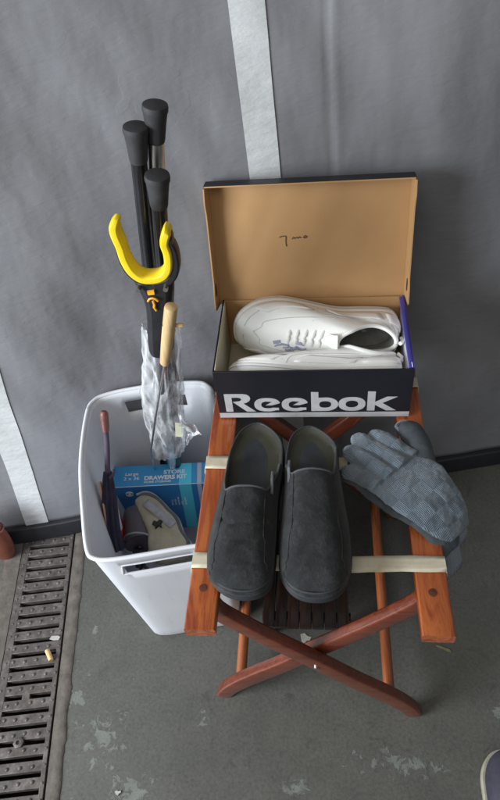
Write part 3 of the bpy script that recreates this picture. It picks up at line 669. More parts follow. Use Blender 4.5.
    for i in range(9):
        y = 11.3 + i * .25; G.append([xf @ V((x * (1 - .03 * i), y - (i * 0) + 0, 10.4 + .8 * (1 - i / 8) - .10 * x * x - max(0, i - 3) * .35)) for x in (-2, -1.3, -.6, 0, .6, 1.3, 2)])
    tg.grid(G).build('tongue', 'whiteleather', uo, solid=.25, subsurf=2)
    hb_ = MB(); hb_.tube([xf @ V((-.0, -.1, 7.0)), xf @ V((0, -.2, 8.6)), xf @ V((0, .5, 9.6))], .35, 8); hb_.build('heel_tab', 'whiterubber', uo)
def frame(o, ex, ey, ez):
    m_ = Matrix((V(ex).normalized(), V(ey).normalized(), V(ez).normalized())).transposed().to_4x4(); m_.translation = V(o); return m_
# first: on its side, toe left, opening to the viewer;  second: in front, opening away
t1 = thing('trainer', 'white trainer lying on its side with its opening showing, at the back of the box', 'trainer', (-1.5, 88, BZ0 + 1), 'pair of white trainers')
ey = V((-.995, -.02, .05)); ez = V((.0, -.93, .36)); ez = (ez - ey * ez.dot(ey)).normalized(); ex = ey.cross(ez)
make_trainer(t1, frame((14.2, 92.6, 54.0), ex, ey, ez))
t2 = thing('trainer', 'white trainer lying at the front of the box, mostly hidden by the front panel', 'trainer', (-1.5, 80, BZ0 + 1), 'pair of white trainers')
ey = V((-.997, .03, .02)); ez = V((0, .93, .36)); ez = (ez - ey * ez.dot(ey)).normalized(); ex = ey.cross(ez)
make_trainer(t2, frame((14.0, 77.6, 53.4), ex, ey, ez) @ Matrix.Diagonal((1, 1, .62, 1)))

# ------------------------------------------------------------------ clogs
def make_clog(root, outline, zb, yL, yC, yR, hI, sole_m='clogsole', up_m='suede', bed_m='footbed', extra=True, gusset=-1):
    ol = catmull([(x, y, 0) for x, y in outline], 6, True)
    c = sum(ol, V((0, 0, 0))) / len(ol)
    ymin = min(q.y for q in ol); ymax = max(q.y for q in ol)
    def ring(k, z, sy=None):
        out = []
        for q in ol:
            d_ = q - c; tt = max(0, 1 - (q.y - ymin) / 7)
            out.append(V((c.x + d_.x * k, c.y + d_.y * (1 - (1 - k) * .4), zb + z + .6 * tt * tt)))
        return out
    so = MB().loft([ring(.93, 0), ring(.985, .25), ring(1.0, .9), ring(1.0, 1.6), ring(.985, 1.95), ring(.955, 2.15)]).build('sole', sole_m, root)
    MB().loft([ring(1.004, 1.02), ring(1.012, 1.08), ring(1.012, 1.2), ring(1.004, 1.26)], caps=False).build('sole_groove', sole_m, so)
    # footbed: cupped heel
    bed = []
    for k in (.93, .90, .84, .7, .5, .25, .05):
        dip = 2.75 if k > .91 else (2.7 if k > .88 else 2.35 - (.84 - k) * .6)
        bed.append(ring(k, dip))
    bd = MB(); bd.loft([ring(.955, 2.1)] + [ring(.95, 2.55)] + bed)
    bd.build('footbed', bed_m, root)
    lip = ring(.945, 2.72); MB().tube([q for q in lip] + [lip[0]], .18, 8, caps=False).build('heel_rim', 'clogsole', so)
    # width lookup
    def xw(y):
        xs = []
        for i in range(len(ol)):
            a_, b_ = ol[i], ol[(i + 1) % len(ol)]
            if (a_.y - y) * (b_.y - y) <= 0 and abs(a_.y - b_.y) > 1e-6: xs.append(lerp(a_.x, b_.x, (y - a_.y) / (b_.y - a_.y)))
        return (min(xs), max(xs)) if len(xs) > 1 else (c.x, c.x)
    NA, NV = 40, 44; G = []
    for i in range(NA + 1):
        t = pi * i / NA; u = i / NA           # u=0 left, 1 right
        if u < .5: e = lerp(yL, yC, min(1, max(0, (u - .10) / .16)) ** .6)
        else: e = lerp(yR, yC, min(1, max(0, (.90 - u) / .16)) ** .6)
        row = []
        for j in range(NV + 1):
            s_ = j / NV; sv = 1 - cos(s_ * pi / 2) if s_ < 1 else 1
            y = lerp(ymin + .06, e, sv)
            xl, xr = xw(y); xm = (xl + xr) / 2; hw = (xr - xl) / 2 * .985
            d_ = (y - ymin)
            toe = 1 - exp(-d_ / 1.5)
            h = (3.2 * toe + (hI - 3.2) * min(1, max(0, (d_ - 1.5) / 15)) ** 1.15)
            ca, sa = -cos(t), sin(t)
            fall = 1 - .0 * s_
            x = xm + hw * math.copysign(abs(ca) ** .72, ca) * (1 - .16 * sa * min(1, d_ / 12))
            z = zb + 1.9 + (.6 * max(0, 1 - d_ / 7) ** 2) + h * (sa ** .8)
            # creases and wear
            wr = (.38 if yC < 56 else .2) * noise.noise(V((x * .35, y * .45, zb + yC))) + .12 * noise.noise(V((x * 1.1, y * 1.3, 3)))
            for cy_, ca_, cw_ in ((51.0, .30, .45), (53.4, .24, .4), (48.4, .20, .5)):
                wr -= ca_ * exp(-((y - cy_ - 1.2 * cos(t * 2) - .5 * noise.noise(V((x * .6, cy_, zb)))) / cw_) ** 2) * (1.4 if yC < 56 else .6)
            row.append(V((x, y, z + wr * sa * toe)))
        G.append(row)
    uo = MB().grid(G).build('upper', up_m, root, solid=.32, offset=-1)
    edge = [G[i][NV] for i in range(NA + 1)]
    MB().tube(edge, .17, 8).build('edge_binding', 'cloglining', uo)
    # seams
    for i0, i1, j0, j1 in ((11, 10, NV, 22), (29, 30, NV, 22), (10, 3, 22, 14), (30, 37, 22, 14)):
        pts = []
        for k in range(9):
            t = k / 8; pts.append(G[int(round(lerp(i0, i1, t ** 1.5)))][int(round(lerp(j0, j1, t)))] + V((0, 0, .02)))
        MB().tube(catmull(pts, 2), .10, 6).build('seam', up_m, uo)
    if extra:  # elastic gusset tab at the opening
        i = 8 if gusset < 0 else NA - 8
        a_ = G[i][NV]; sg = -1 if gusset < 0 else 1
        g3 = MB(); g3.loft([[a_ + V((sg * .12 + dx, y, z)) for y, z in ((-1.6, -.3), (.3, 1.0), (2.0, .5), (2.6, -.8), (1.8, -2.6), (-1.2, -2.2))] for dx in (-.22, .22)])
        g3.build('elastic_gusset', 'elastic', uo, bevel=.12)
    return uo
zc = HR + .30
c1 = thing('clog', 'charcoal slip-on clog nearest the bin, its crumpled opening sagging inwards', 'clog', (-11, 56, zc), 'pair of charcoal clogs')
oL = [(-9.9, 71.8), (-13.2, 70.2), (-14.7, 66), (-15.1, 62), (-16.0, 54.5), (-16.6, 47.5), (-16.0, 43.4), (-13.7, 40.9), (-10.7, 40.1), (-8.0, 40.9), (-6.7, 43.4), (-6.4, 48.5), (-6.3, 56), (-5.8, 62), (-6.2, 68)]
make_clog(c1, oL, zc, 63.0, 55.6, 62.0, 5.0, gusset=1)
c2 = thing('clog', 'charcoal slip-on clog beside the glove, with a straight pale edge across its opening', 'clog', (-1, 56, zc), 'pair of charcoal clogs')
oR = [(-1.3, 71.0), (-4.4, 69.4), (-5.5, 65), (-5.6, 58.2), (-5.9, 49.3), (-5.8, 44.2), (-3.9, 41.0), (-.8, 40.0), (2.3, 40.9), (4.2, 44.2), (4.5, 49.5), (3.8, 56), (3.2, 62), (2.6, 67.5)]
make_clog(c2, oR, zc, 61.5, 58.0, 65.0, 6.0, gusset=-1)

# shoe at the lower right border
c3 = thing('shoe', 'dark navy suede shoe with tan welt, only its toe showing at the right border', 'shoe', (33, 27, 0))
def rot2(pts, cx, cy, a): return [(cx + (x - cx) * cos(a) - (y - cy) * sin(a), cy + (x - cx) * sin(a) + (y - cy) * cos(a)) for x, y in pts]
oS = [(x - 0, y) for x, y in oR]
oS = rot2([(x + 34.0, 35.2 - (y - 40.1)) for x, y in oR][::-1], 33.5, 30, -.05)
# this shoe points away from the camera, so mirror the generator along y
class Mir: pass
sh = MB()
def ring_s(k, z):
    ol = catmull([(x, y, 0) for x, y in oS], 6, True); c_ = sum(ol, V((0, 0, 0))) / len(ol)
    return [V((c_.x + (q.x - c_.x) * k, c_.y + (q.y - c_.y) * (1 - (1 - k) * .45), z)) for q in ol]
so3 = MB().loft([ring_s(.95, 0), ring_s(1.0, .3), ring_s(1.0, 1.7), ring_s(.97, 2.0)]).build('sole', 'welt', c3)
MB().loft([ring_s(.90, 1.9), ring_s(.915, 2.6), ring_s(.90, 4.0), ring_s(.83, 5.2), ring_s(.72, 6.2), ring_s(.5, 7.0), ring_s(.25, 7.4), ring_s(.05, 7.5)]).build('upper', 'navysuede', c3)

# ------------------------------------------------------------------ gloves
def glove(root, base, ax, side, path, fingers, thick, mname, cuffpts, cuffname, zfun):
    """base = knuckle centre; ax points to the finger tips, side across; one continuous body"""
    ax = V(ax).normalized(); side = V(side).normalized()
    b_ = MB()
    def P(a, s_, up=0):
        q = V(base) + ax * a + side * s_; q.z = zfun(q) + up; return q
    pc_ = catmull([(x, y, z) for x, y, z, w in path], 5); pw_ = catmull([(w, 0, 0) for x, y, z, w in path], 5)
    rings = []; n = len(pc_)
    for k in range(n):
        t_ = (pc_[min(k + 1, n - 1)] - pc_[max(k - 1, 0)]).normalized(); nn = side.cross(t_).normalized()
        if nn.z < 0: nn = -nn
        if k == 0: n0 = nn
        hh = thick * (1 + .12 * sin(pi * k / n)) * min(1, .75 + k * .1)
        row = []
        for j in range(28):
            c_, s_ = cos(2 * pi * j / 28), sin(2 * pi * j / 28)
            q = pc_[k] + side * (math.copysign(abs(c_) ** .8, c_) * pw_[k].x) + nn * (hh + s_ * hh)
            q += nn * .22 * noise.noise(q * .28) + side * .15 * noise.noise(q * .35 + V((5, 5, 5)))
            row.append(q)
        rings.append(row)
    b_.loft(rings)
    for (s0, a1, s1, L_, r) in fingers:
        pts = []; rr = []
        for k in range(12):
            t = k / 11; a = lerp(-2.2, a1, t) ; s_ = lerp(s0, s1, t)
            pts.append(P(a, s_, r * .85 - L_ * t * t + .12 * sin(7 * t + s0))); rr.append(r * (1.0 if t < .92 else .85))
        pts.append(P(a1 + r * .45, s1, r * .8 - L_)); rr.append(r * .45)
        b_.tube(pts, rr, 14, flat=.74, up=(0, 0, 1))
    o = b_.build('glove_body', mname, root, remesh=.16)
    tx = bpy.data.textures.new('crumple', 'CLOUDS'); tx.noise_scale = .022; tx.noise_depth = 2
    x = o.modifiers.new('d', 'DISPLACE'); x.texture = tx; x.strength = .005; x.mid_level = .5; x.texture_coords = 'GLOBAL'
    cf = MB(); rings = []
    for k, (q, wd, hh, nrm) in enumerate(cuffpts):
        rings.append([V(q) + side * cos(2 * pi * j / 48) * (wd + (.16 if j % 2 else 0)) + V(nrm).normalized() * sin(2 * pi * j / 48) * (hh + (.14 if j % 2 else 0)) for j in range(48)])
    cf.loft(rings, caps=False).build('cuff', cuffname, root, solid=.25, offset=-1)
    return o
def clampz(q):
    # rests on the rail (x 13.5..17.9), sags between clog and rail, falls off the rail's outer edge
    x = q.x
    if x < 13: return HR + .35 - .5 * min(1, (13 - x) / 8)
    if x < 17.9: return HR + .2
    return HR + .2 - 2.2 * (min(1, (x - 17.9) / 3.5) ** 1.4)
AX = (-.70, .714, 0); SD = (.714, .70, 0)
g2 = thing('glove', 'lower blue grey knitted glove with dark palm and thumb turned up, under its mate', 'glove', (13, 62, HR), 'pair of blue grey gloves')
H_ = HR
glove(g2, (10.2, 62.2, HR), AX, SD, [(9.0, 62.8, H_ + .1, 4.8), (12, 60, H_ + .25, 5.0), (15.2, 57, H_ + .3, 4.8), (17.2, 54.6, H_ + .1, 3.9), (18.5, 52.2, H_ - 1.2, 2.8), (19.0, 50.6, H_ - 2.4, 2.2)],
      [(-3.4, 5.0, -4.2, .5, 1.15), (-1.0, 5.6, -1.4, .4, 1.15), (1.4, 5.0, 1.2, .3, 1.15)], .7, 'knitpalm',
      [((18.9, 51.0, HR - 1.9), 2.3, .95, (1, 0, .9)), ((19.1, 49.9, HR - 2.8), 2.1, .95, (1, 0, .7)), ((19.2, 48.9, HR - 3.7), 2.2, 1.05, (1, -.1, .6)), ((19.2, 48.0, HR - 4.5), 2.4, 1.15, (1, -.1, .5))], 'knitrib', clampz)
th_ = MB(); tp = catmull([(16.4, 63.0, HR + 2.0), (16.2, 66.5, HR + 2.5), (15.2, 69.8, HR + 2.4), (14.4, 72.2, HR + 1.9)], 5)
th_.tube(tp, [2.1] * (len(tp) - 4) + [2.0, 1.7, 1.3, .7], 16, flat=.55, up=(0, 0, 1)); th_.build('thumb', 'knitpalm', g2)
tb = MB(); off_ = [V((-1.75, -.2, .15)), V((1.75, .2, .15))]
loop = [tp[i] + off_[0] for i in range(0, len(tp) - 2)] + [tp[-2] + V((-1.1, .1, .1)), tp[-1] + V((0.0, .35, .1)), tp[-2] + V((1.1, .1, .1))] + [tp[i] + off_[1] for i in range(len(tp) - 3, -1, -1)]
tb.tube(catmull(loop, 3), .30, 8).build('thumb_side', 'knitrib', g2)
g1 = thing('glove', 'upper blue grey knitted glove with checked back, draped over the right rail', 'glove', (12, 63, HR + 1.5), 'pair of blue grey gloves')
def z1(q): return clampz(q) + 1.45
glove(g1, (10.6, 63.0, HR), AX, SD, [(9.4, 64.2, H_ + 1.5, 5.3), (12.4, 61.2, H_ + 1.7, 5.7), (15.3, 58.3, H_ + 1.75, 5.6), (17.4, 56.0, H_ + 1.2, 4.8), (19.1, 54.2, H_ - .2, 3.8), (19.9, 53.0, H_ - 1.6, 3.0)],
      [(-4.2, 4.2, -4.7, 1.2, 1.5), (-1.5, 6.4, -2.0, .5, 1.6), (1.3, 7.1, .7, .4, 1.6), (3.9, 5.8, 3.3, .2, 1.45)], .85, 'knit',
      [((19.7, 53.3, HR - .9), 3.1, .95, (1, 0, .8)), ((20.1, 52.4, HR - 2.2), 2.8, .9, (1, 0, .6)), ((20.2, 51.6, HR - 3.4), 2.7, .95, (1, -.1, .5))], 'knitrib', z1)

# ------------------------------------------------------------------ white bin
bn = thing('waste_bin', 'tall white plastic waste bin with hand slots, filled with odds and ends', 'bin', (-31, 71, 0))
rim = [(-46.7, 84.6), (-46.0, 87.2), (-44.4, 88.6), (-40.1, 90.1), (-32.8, 91.5), (-25.3, 92.0), (-22.8, 90.9), (-21.4, 88.2), (-19.6, 79), (-17.6, 69), (-15.9, 60), (-15.5, 57), (-16.4, 55.2), (-18.4, 54.5), (-23, 53.6), (-30, 52.1), (-34.5, 51.3), (-37.4, 51.4), (-39.2, 53.1), (-41.8, 60.7), (-44.4, 69.5), (-45.9, 77.2)]
ol = catmull([(x, y, 0) for x, y in rim], 5, True); cb = V((-30.9, 71.3, 0)); cbot = V((-29.6, 71.6, 0))
def rz(q): # the long sides and the ends dip slightly in the middle, corners rounded
    return 40 + .35 * sin((q.x + 31) * .2) 
def bring(k, z, kk=1.0):
    t = z / 40.0
    out = []
    for q in ol:
        d_ = q - cb; b0 = cbot + V((d_.x * .80, d_.y * .84, 0)); tp_ = cb + d_
        p_ = b0.lerp(tp_, t); cc_ = cbot.lerp(cb, t); p_ = cc_ + (p_ - cc_) * k; out.append(V((p_.x, p_.y, z)))
    return out
slot_z = (33.5, 37.2)
zs = [0.0, .35, 1.2, 4, 10, 16, 22, 28, 31, 33.6, 37.0, 38.6, 39.7]
rows = [bring(.95, 0), bring(.985, .35)] + [bring(1, z) for z in zs[2:]]
N_ = len(ol); body = MB(); vs = [q for r in rows for q in r]; fs = []
def in_slot(i, j):
    if zs[i] < 33 or zs[i] > 34: return False
    a_ = rows[i][j]; b_ = rows[i][(j + 1) % N_]; mx = (a_ + b_) / 2
    if mx.y > 86 and -40.2 < mx.x < -27.5: return True
    if mx.y < 58 and -33.4 < mx.x < -20.8: return True
    return False
for i in range(len(rows) - 1):
    for j in range(N_):
        if in_slot(i, j): continue
        k = (j + 1) % N_; fs.append((i * N_ + j, i * N_ + k, (i + 1) * N_ + k, (i + 1) * N_ + j))
fs.append(tuple(range(N_))[::-1])
body.add(vs, fs); body.build('bin_body', 'bin', bn, solid=.30, offset=-1)
rimm = MB(); rr = bring(1.006, 39.9); rimm.tube(rr + [rr[0], rr[1]], .42, 10, caps=False); rimm.build('rim', 'bin', bn)
for test in (lambda q: q.y > 80 and -41.0 < q.x < -26.5, lambda q: q.y < 60 and -34.2 < q.x < -20.0):
    # moulded lip round each slot
    lo = [q for q in bring(1.0, 33.6) if test(q)]; hi = [q for q in bring(1.0, 37.0) if test(q)]
    hi = sorted(hi, key=lambda q: q.x); lo = sorted(lo, key=lambda q: q.x)
    if len(lo) > 2: MB().tube(lo + hi[::-1] + [lo[0], lo[1]], .2, 6, caps=False).build('slot_lip', 'bin', bn)

# ------------------------------------------------------------------ walking sticks, upside down in the bin
def stick(pts, label, steel=True):
    a_, b_ = V(pts[0]), V(pts[1]); d_ = (b_ - a_).normalized()
    r_ = thing('crutch', label, 'crutch', tuple(b_ + d_ * 8), 'black crutches standing upside down in the bin')
    L_ = (b_ - a_).length
    MB().tube([a_ + d_ * 3, a_ + d_ * (L_ * .5), b_], 1.12, 18).build('shaft', 'blacktube', r_)
    MB().loft([[q for q in ring] for ring in MB().rings_along([a_ + d_ * t for t in (0, .12, .5, .9, 1.2, 2.6, 4.6, 5.0, 5.05)], lambda i: [(cos(2 * pi * k / 24) * (1.3, 1.64, 1.72, 1.70, 1.58, 1.42, 1.26, 1.18, .9)[i], sin(2 * pi * k / 24) * (1.3, 1.64, 1.72, 1.70, 1.58, 1.42, 1.26, 1.18, .9)[i]) for k in range(24)])]).build('rubber_tip', 'rubber', r_)
    if steel:
        MB().tube([a_ + d_ * 5.1, a_ + d_ * 6, a_ + d_ * 9.5], 1.16, 16).build('height_tube', 'metal' if steel == 2 else 'blacktube', r_)
        MB().tube([a_ + d_ * 9.4, a_ + d_ * 10.4], 1.25, 16).build('lock_ring', 'blackplastic', r_)
    MB().tube([b_, b_ + d_ * 1.2, b_ + d_ * 1.5 + V((-3, .2, 0)), b_ + d_ * 1.2 + V((-7.5, -.4, 0))], 1.3, 12).build('handle', 'blackplastic', r_)
    return r_
stick([(-23.1, 80.8, 98.9), (-33.6, 84.3, 17)], 'black crutch with a rubber tip, leftmost of the three', 0)
stick([(-20.3, 82.0, 101.0), (-35.4, 85.4, 15)], 'black crutch with a rubber tip and bare steel section, tallest of the three', 2)
stick([(-20.8, 78.0, 93.6), (-32.0, 83.6, 17)], 'black crutch with a rubber tip, shortest of the three and nearest the viewer', 0)

# reaching tool
gb = thing('reacher_grabber', 'black reaching tool with yellow U shaped jaws held up beside the crutches', 'grabber', (-25, 74, 70))
def jaw(P, w0=2.4):
    pts = catmull(P, 6); n = len(pts)
    return pts
Lp = [(-25.7, 73.6, 90.2), (-26.1, 73.6, 88.4), (-25.9, 73.8, 86.0), (-25.9, 74, 84.0), (-25.5, 74, 82.3), (-24.7, 74, 81.2), (-23.7, 74, 80.9)]
Rp = [(-19.9, 73.6, 88.9), (-20.6, 73.6, 87.8), (-21.1, 73.8, 86.2), (-21.0, 74, 84.4), (-21.3, 74, 82.4), (-22.2, 74, 81.2), (-23.7, 74, 80.9)]
for P, side in ((Lp, -1), (Rp, 1)):
    pts = catmull(P, 6)[3:]; n = len(pts)
    w_ = [lerp(1.0, 2.3, min(1, i / 5)) for i in range(n)]
    # sweep across y: width along y
    def ribbon(off_in, thk, wmul, tap):
        rings = []
        for i, p_ in enumerate(pts):
            t_ = (pts[min(i + 1, n - 1)] - pts[max(i - 1, 0)]).normalized(); nn = V((t_.z, 0, -t_.x)).normalized() * (-side)
            # nn points outwards from the U
            cU = V((-23.9, 74, 86)); 
            if (p_ - cU).dot(nn) < 0: nn = -nn
            yy = V((0, 1, 0)); w2 = w_[i] / 2 * wmul; th2 = thk * (1 if i > 3 else (.45 + .14 * i))
            o2 = p_ + nn * off_in
            if tap: th2 *= lerp(.35, 1.5, i / n)
            rings.append([o2 + yy * a * w2 + nn * b for a, b in ((-1, .15 * th2), (-.8, 0), (.8, 0), (1, .15 * th2), (1, .85 * th2), (.8, th2), (-.8, th2), (-1, .85 * th2))])
        return MB().loft(rings)
    ribbon(1.1, .5 if side < 0 else 1.15, .9, True).build('jaw', 'blackplastic', gb, subsurf=1)
pts = catmull(Lp + Rp[-2::-1], 6); n = len(pts); rings = []
for i, p_ in enumerate(pts):
    t_ = (pts[min(i + 1, n - 1)] - pts[max(i - 1, 0)]).normalized(); nn = V((t_.z, 0, -t_.x)).normalized()
    if (p_ - V((-23.6, 74, 87))).dot(nn) < 0: nn = -nn
    e_ = min(i, n - 1 - i); w2 = 1.35 * min(1, .5 + e_ * .18); th2 = 1.35 * min(1, .4 + .15 * e_)
    rings.append([p_ + V((0, a, 0)) * w2 + nn * b for a, b in ((-1, .15 * th2), (-.8, 0), (.8, 0), (1, .15 * th2), (1, .85 * th2), (.8, th2), (-.8, th2), (-1, .85 * th2))])
MB().loft(rings).build('yellow_pad', 'yellow', gb, subsurf=1)
hd = MB(); Zs = [(80.6, -26.6, -20.5, 1.1), (79.2, -26.3, -20.4, 1.3), (77.0, -25.6, -20.8, 1.5), (75.0, -25.4, -21.3, 1.6), (72, -25.9, -21.7, 1.6), (68, -26.7, -22.3, 1.5), (64, -27.2, -23.3, 1.4)]
hd.loft([[V((x, y_ + 74.3, z)) for x, y_ in ((x0, -h_ * .5), (x0 + .6, -h_), (x1 - .6, -h_), (x1, -h_ * .5), (x1, h_ * .5), (x1 - .6, h_), (x0 + .6, h_), (x0, h_ * .5))] for z, x0, x1, h_ in Zs]).build('head', 'blackplastic', gb, subsurf=1)
MB().tube([(-25.2, 74.6, 65), (-28.9, 78.4, 45), (-32.0, 83.0, 22)], 1.0, 14).build('shaft', 'metal', gb)
for x in (-25.5, -21.5): MB().tube([(x, 73.5, 79.0), (x, 72.3, 79.0)], .36, 10).build('rivet', 'metal', gb)
em = MB(); yo = 72.62
em.loft([[V((x, yo + dy, z)) for x, z in ((-24.3, 78.6), (-23.3, 78.7), (-23.3, 78.05), (-24.3, 77.95))] for dy in (-.06, .3)])
em.tube([(-24.5, yo - .1, 76.9), (-24.2, yo - .15, 77.35), (-23.75, yo - .15, 77.5), (-23.3, yo - .15, 77.35), (-23.0, yo - .1, 76.9)], .17, 6)
em.tube([(-23.75, yo - .15, 77.0), (-23.65, yo - .15, 76.3), (-23.8, yo - .15, 75.8), (-23.6, yo - .1, 75.2)], .2, 6)
em.build('emblem', 'orangeprint', gb)

# crinkled clear plastic round the crutches
pw = thing('plastic_wrap', 'crinkled clear plastic film wrapped round the crutches above the bin', 'plastic wrap', (-27, 77.5, 30))
G = []; NS = 90
ax0, ax1 = V((-25.3, 76.8, 68.5)), V((-31.6, 82.0, 30))
for i in range(100):
    t = i / 99; c_ = ax0.lerp(ax1, t) + V((.35 * sin(t * 9), 0, 0)); row = []
    for j in range(NS):
        an = 2 * pi * j / NS; r_ = 3.1 + .8 * sin(pi * t) * 1.0 + .6 * t
        q = V((cos(an) * 2.4, sin(an) * 2.4, t * 5.5)); f_ = noise.noise(q) * .9 + .45 * noise.noise(q * 2.2 + V((4, 1, 7))) - .35 * abs(noise.noise(V((q.x * 2.2, q.y * 2.2, q.z * .6 + 3))))
        r_ += f_ * .95
        if t < .03: r_ += .5 * noise.noise(q * 3)
        row.append(c_ + V((cos(an) * r_ * .9, sin(an) * r_ * .75, noise.noise(q * 2) * .8)))
    G.append(row)
MB().grid(G, closev=True).build('film', 'film', pw)
G = []
for i in range(40):
    t = i / 39; row = []
    for j in range(26):
        s_ = j / 25; q = V((t * 4, s_ * 3, 2)); a0 = V((-25.0, 74.3, 53 - 12 * t)); a1 = V((-21.2 - 3.2 * abs(t - .55) * 2, 73.6 + t, 48.2 - 5 * t))
        row.append(a0.lerp(a1, s_) + V((.4 * noise.noise(q * 1.4), 1.5 * noise.noise(q * 1.1 + V((3, 3, 3))), .8 * noise.noise(q * 1.4 + V((9, 0, 1))))))
    G.append(row)
MB().grid(G).build('loose_flap', 'film', pw)
# pale green-yellow card tag seen inside the film
MB().box((-25.6, 74.6, 45.5), (1.2, .08, 4), Matrix.Rotation(.15, 3, 'Y')).build('paper_tag', noisy('pale_yellow_paper', (0.50, 0.51, 0.36), (0.58, 0.58, 0.42), 30, .7, 0), pw)

# thin rod with a wooden handle
rd = thing('wooden_handled_rod', 'thin metal rod with a pale wooden handle leaning in front of the plastic wrap', 'rod', (-31, 73, 40))
h0, h1 = V((-19.9, 68.0, 79.6)), V((-23.2, 69, 67.6)); dh = (h1 - h0).normalized()
MB().loft(MB().rings_along([h0 + dh * t for t in (0, .15, .5, 3.6, 4.0, 4.4, 8, 12.0, 12.5)], lambda i: [(cos(2 * pi * k / 20) * (.68, .88, .95, .95, .86, .95, .9, .78, .5)[i], sin(2 * pi * k / 20) * (.68, .88, .95, .95, .86, .95, .9, .78, .5)[i]) for k in range(20)])).build('handle', 'palewood', rd)
MB().tube([h1, V((-28.0, 71.5, 52.5)), V((-32.2, 75, 38.8)), V((-36.2, 83, 21))], .2, 10).build('rod', 'metal', rd)
pg = h0 + dh * 3.9
MB().tube([pg + V((.8, 0, 0)), pg + V((1.7, .1, -.1)), pg + V((2.0, .1, -.15))], [.3, .38, .3], 10).build('peg', 'palewood', rd)

# ------------------------------------------------------------------ in the bin
bb = thing('carton', 'blue printed cardboard carton with cyan stripe lying inside the bin', 'carton', (-34, 78, 8))
P0 = V((-43.9, 76.4, 24.4)); Rb = Matrix.Rotation(math.radians(6), 3, 'Z') @ Matrix.Rotation(math.radians(3), 3, 'Y')
ux, uy, uz = Rb @ V((1, 0, 0)), Rb @ V((0, 1, 0)), Rb @ V((0, 0, 1)); BWd, BDp, BHt = 20.6, 5.6, 17
def bp(x, y, z): return P0 + ux * x + uy * y - uz * z
MB().box(bp(BWd / 2, BDp / 2, BHt / 2), (BWd, BDp, BHt), Rb).build('carton_body', 'bluebox', bb, bevel=.12)
MB().box(bp(BWd / 2, BDp / 2, -.02), (BWd - .3, BDp - .3, .05), Rb).build('carton_top', 'bluetop', bb)
for x, w_, mm in ((15.6, 2.6, 'cyan'), (18.6, .9, 'palegrey')):
    MB().box(bp(x, BDp / 2, -.05), (w_, BDp - .25, .04), Rb).build('stripe', mm, bb)
    MB().box(bp(x, -.02, BHt / 2), (w_, .05, BHt - .3), Rb).build('stripe', mm, bb)
MB().box(bp(BWd / 2 - .2, .02, .03), (BWd - .6, .12, .1), Rb).build('worn_edge', 'whiteprint', bb)
def ttext(b, x, y, size, sx=1.3, bold=.03): text('print', b, size, bp(x, y, -.075), ux, uy, 'whiteprint', bb, bold, sx, .02)
ttext('STORE', 10.9, 2.9, 1.35, 1.15); ttext('DRAWERS KIT', 6.8, 1.5, 1.45, .98, .05); ttext('HOME STORAGE', 6.8, .7, .7, 1.1, .01)
ttext('Large', 2.6, 2.9, 1.1, 1.2, .01); ttext('2 x 36', 2.4, 1.7, 1.1, 1.2, .01)
lg = MB(); c_ = bp(3.4, -.03, 2.6)
for a0, a1, r_ in ((.4, 3.0, .75), (3.5, 6.1, .75)):
    lg.tube([c_ + ux * cos(a0 + (a1 - a0) * k / 10) * r_ - uz * sin(a0 + (a1 - a0) * k / 10) * r_ for k in range(11)], .13, 6)
lg.tube(catmull([c_ + ux * .35 + uz * .35, c_ - ux * .3 + uz * .25, c_ + ux * .3 - uz * .2, c_ - ux * .3 - uz * .35], 5), .12, 6); lg.build('round_logo', 'whiteprint', bb)
for k in range(5): text('print', ('fits all bars', 'steel', 'easy to use', 'one size', 'set of 2')[k], .62, bp(14.9 - k * .72, -.06, 7.6), uz, ux, 'whiteprint', bb, 0, 1.1, .02)

um = thing('folded_umbrella', 'folded purple umbrella with dark red wooden handle against the left side of the bin', 'umbrella', (-40, 70, 25))
up_ = catmull([(-40.6, 79.0, 45.9), (-40.7, 77.6, 43.2), (-40.6, 75.2, 40.2), (-40.8, 72.5, 36.6), (-41.0, 70, 32.6), (-40.9, 66, 27.5), (-40.2, 62.5, 23.0)], 6)
MB().tube(up_[:9], [.5, .75, .8, .8, .78, .75, .75, .7, .6], 14).build('handle', 'umbwood', um)
MB().tube(up_[8:22], .55, 12).build('shaft', 'umbcloth', um)
fd = MB(); Lr = up_[19:]
for k, (r_) in enumerate((0,)):
    rings = []
    fr = fd.rings_along(Lr, lambda i: [(cos(2 * pi * j / 40) * (lerp(.7, 1.35, min(1, i / 7)) * (1 + .22 * sin(8 * 2 * pi * j / 40 + i * .25))), sin(2 * pi * j / 40) * (lerp(.7, 1.3, min(1, i / 7)) * (1 + .22 * sin(8 * 2 * pi * j / 40 + i * .25)))) for j in range(40)])
    fd.loft(fr)
fd.build('canopy', 'navycloth', um)
MB().tube([V(up_[20]) + V((.6, -.8, .2)), V(up_[20]) + V((1.4, -.5, .9)), V(up_[20]) + V((1.7, 0, 1.8))], .3, 8).build('strap', 'umbcloth', um)

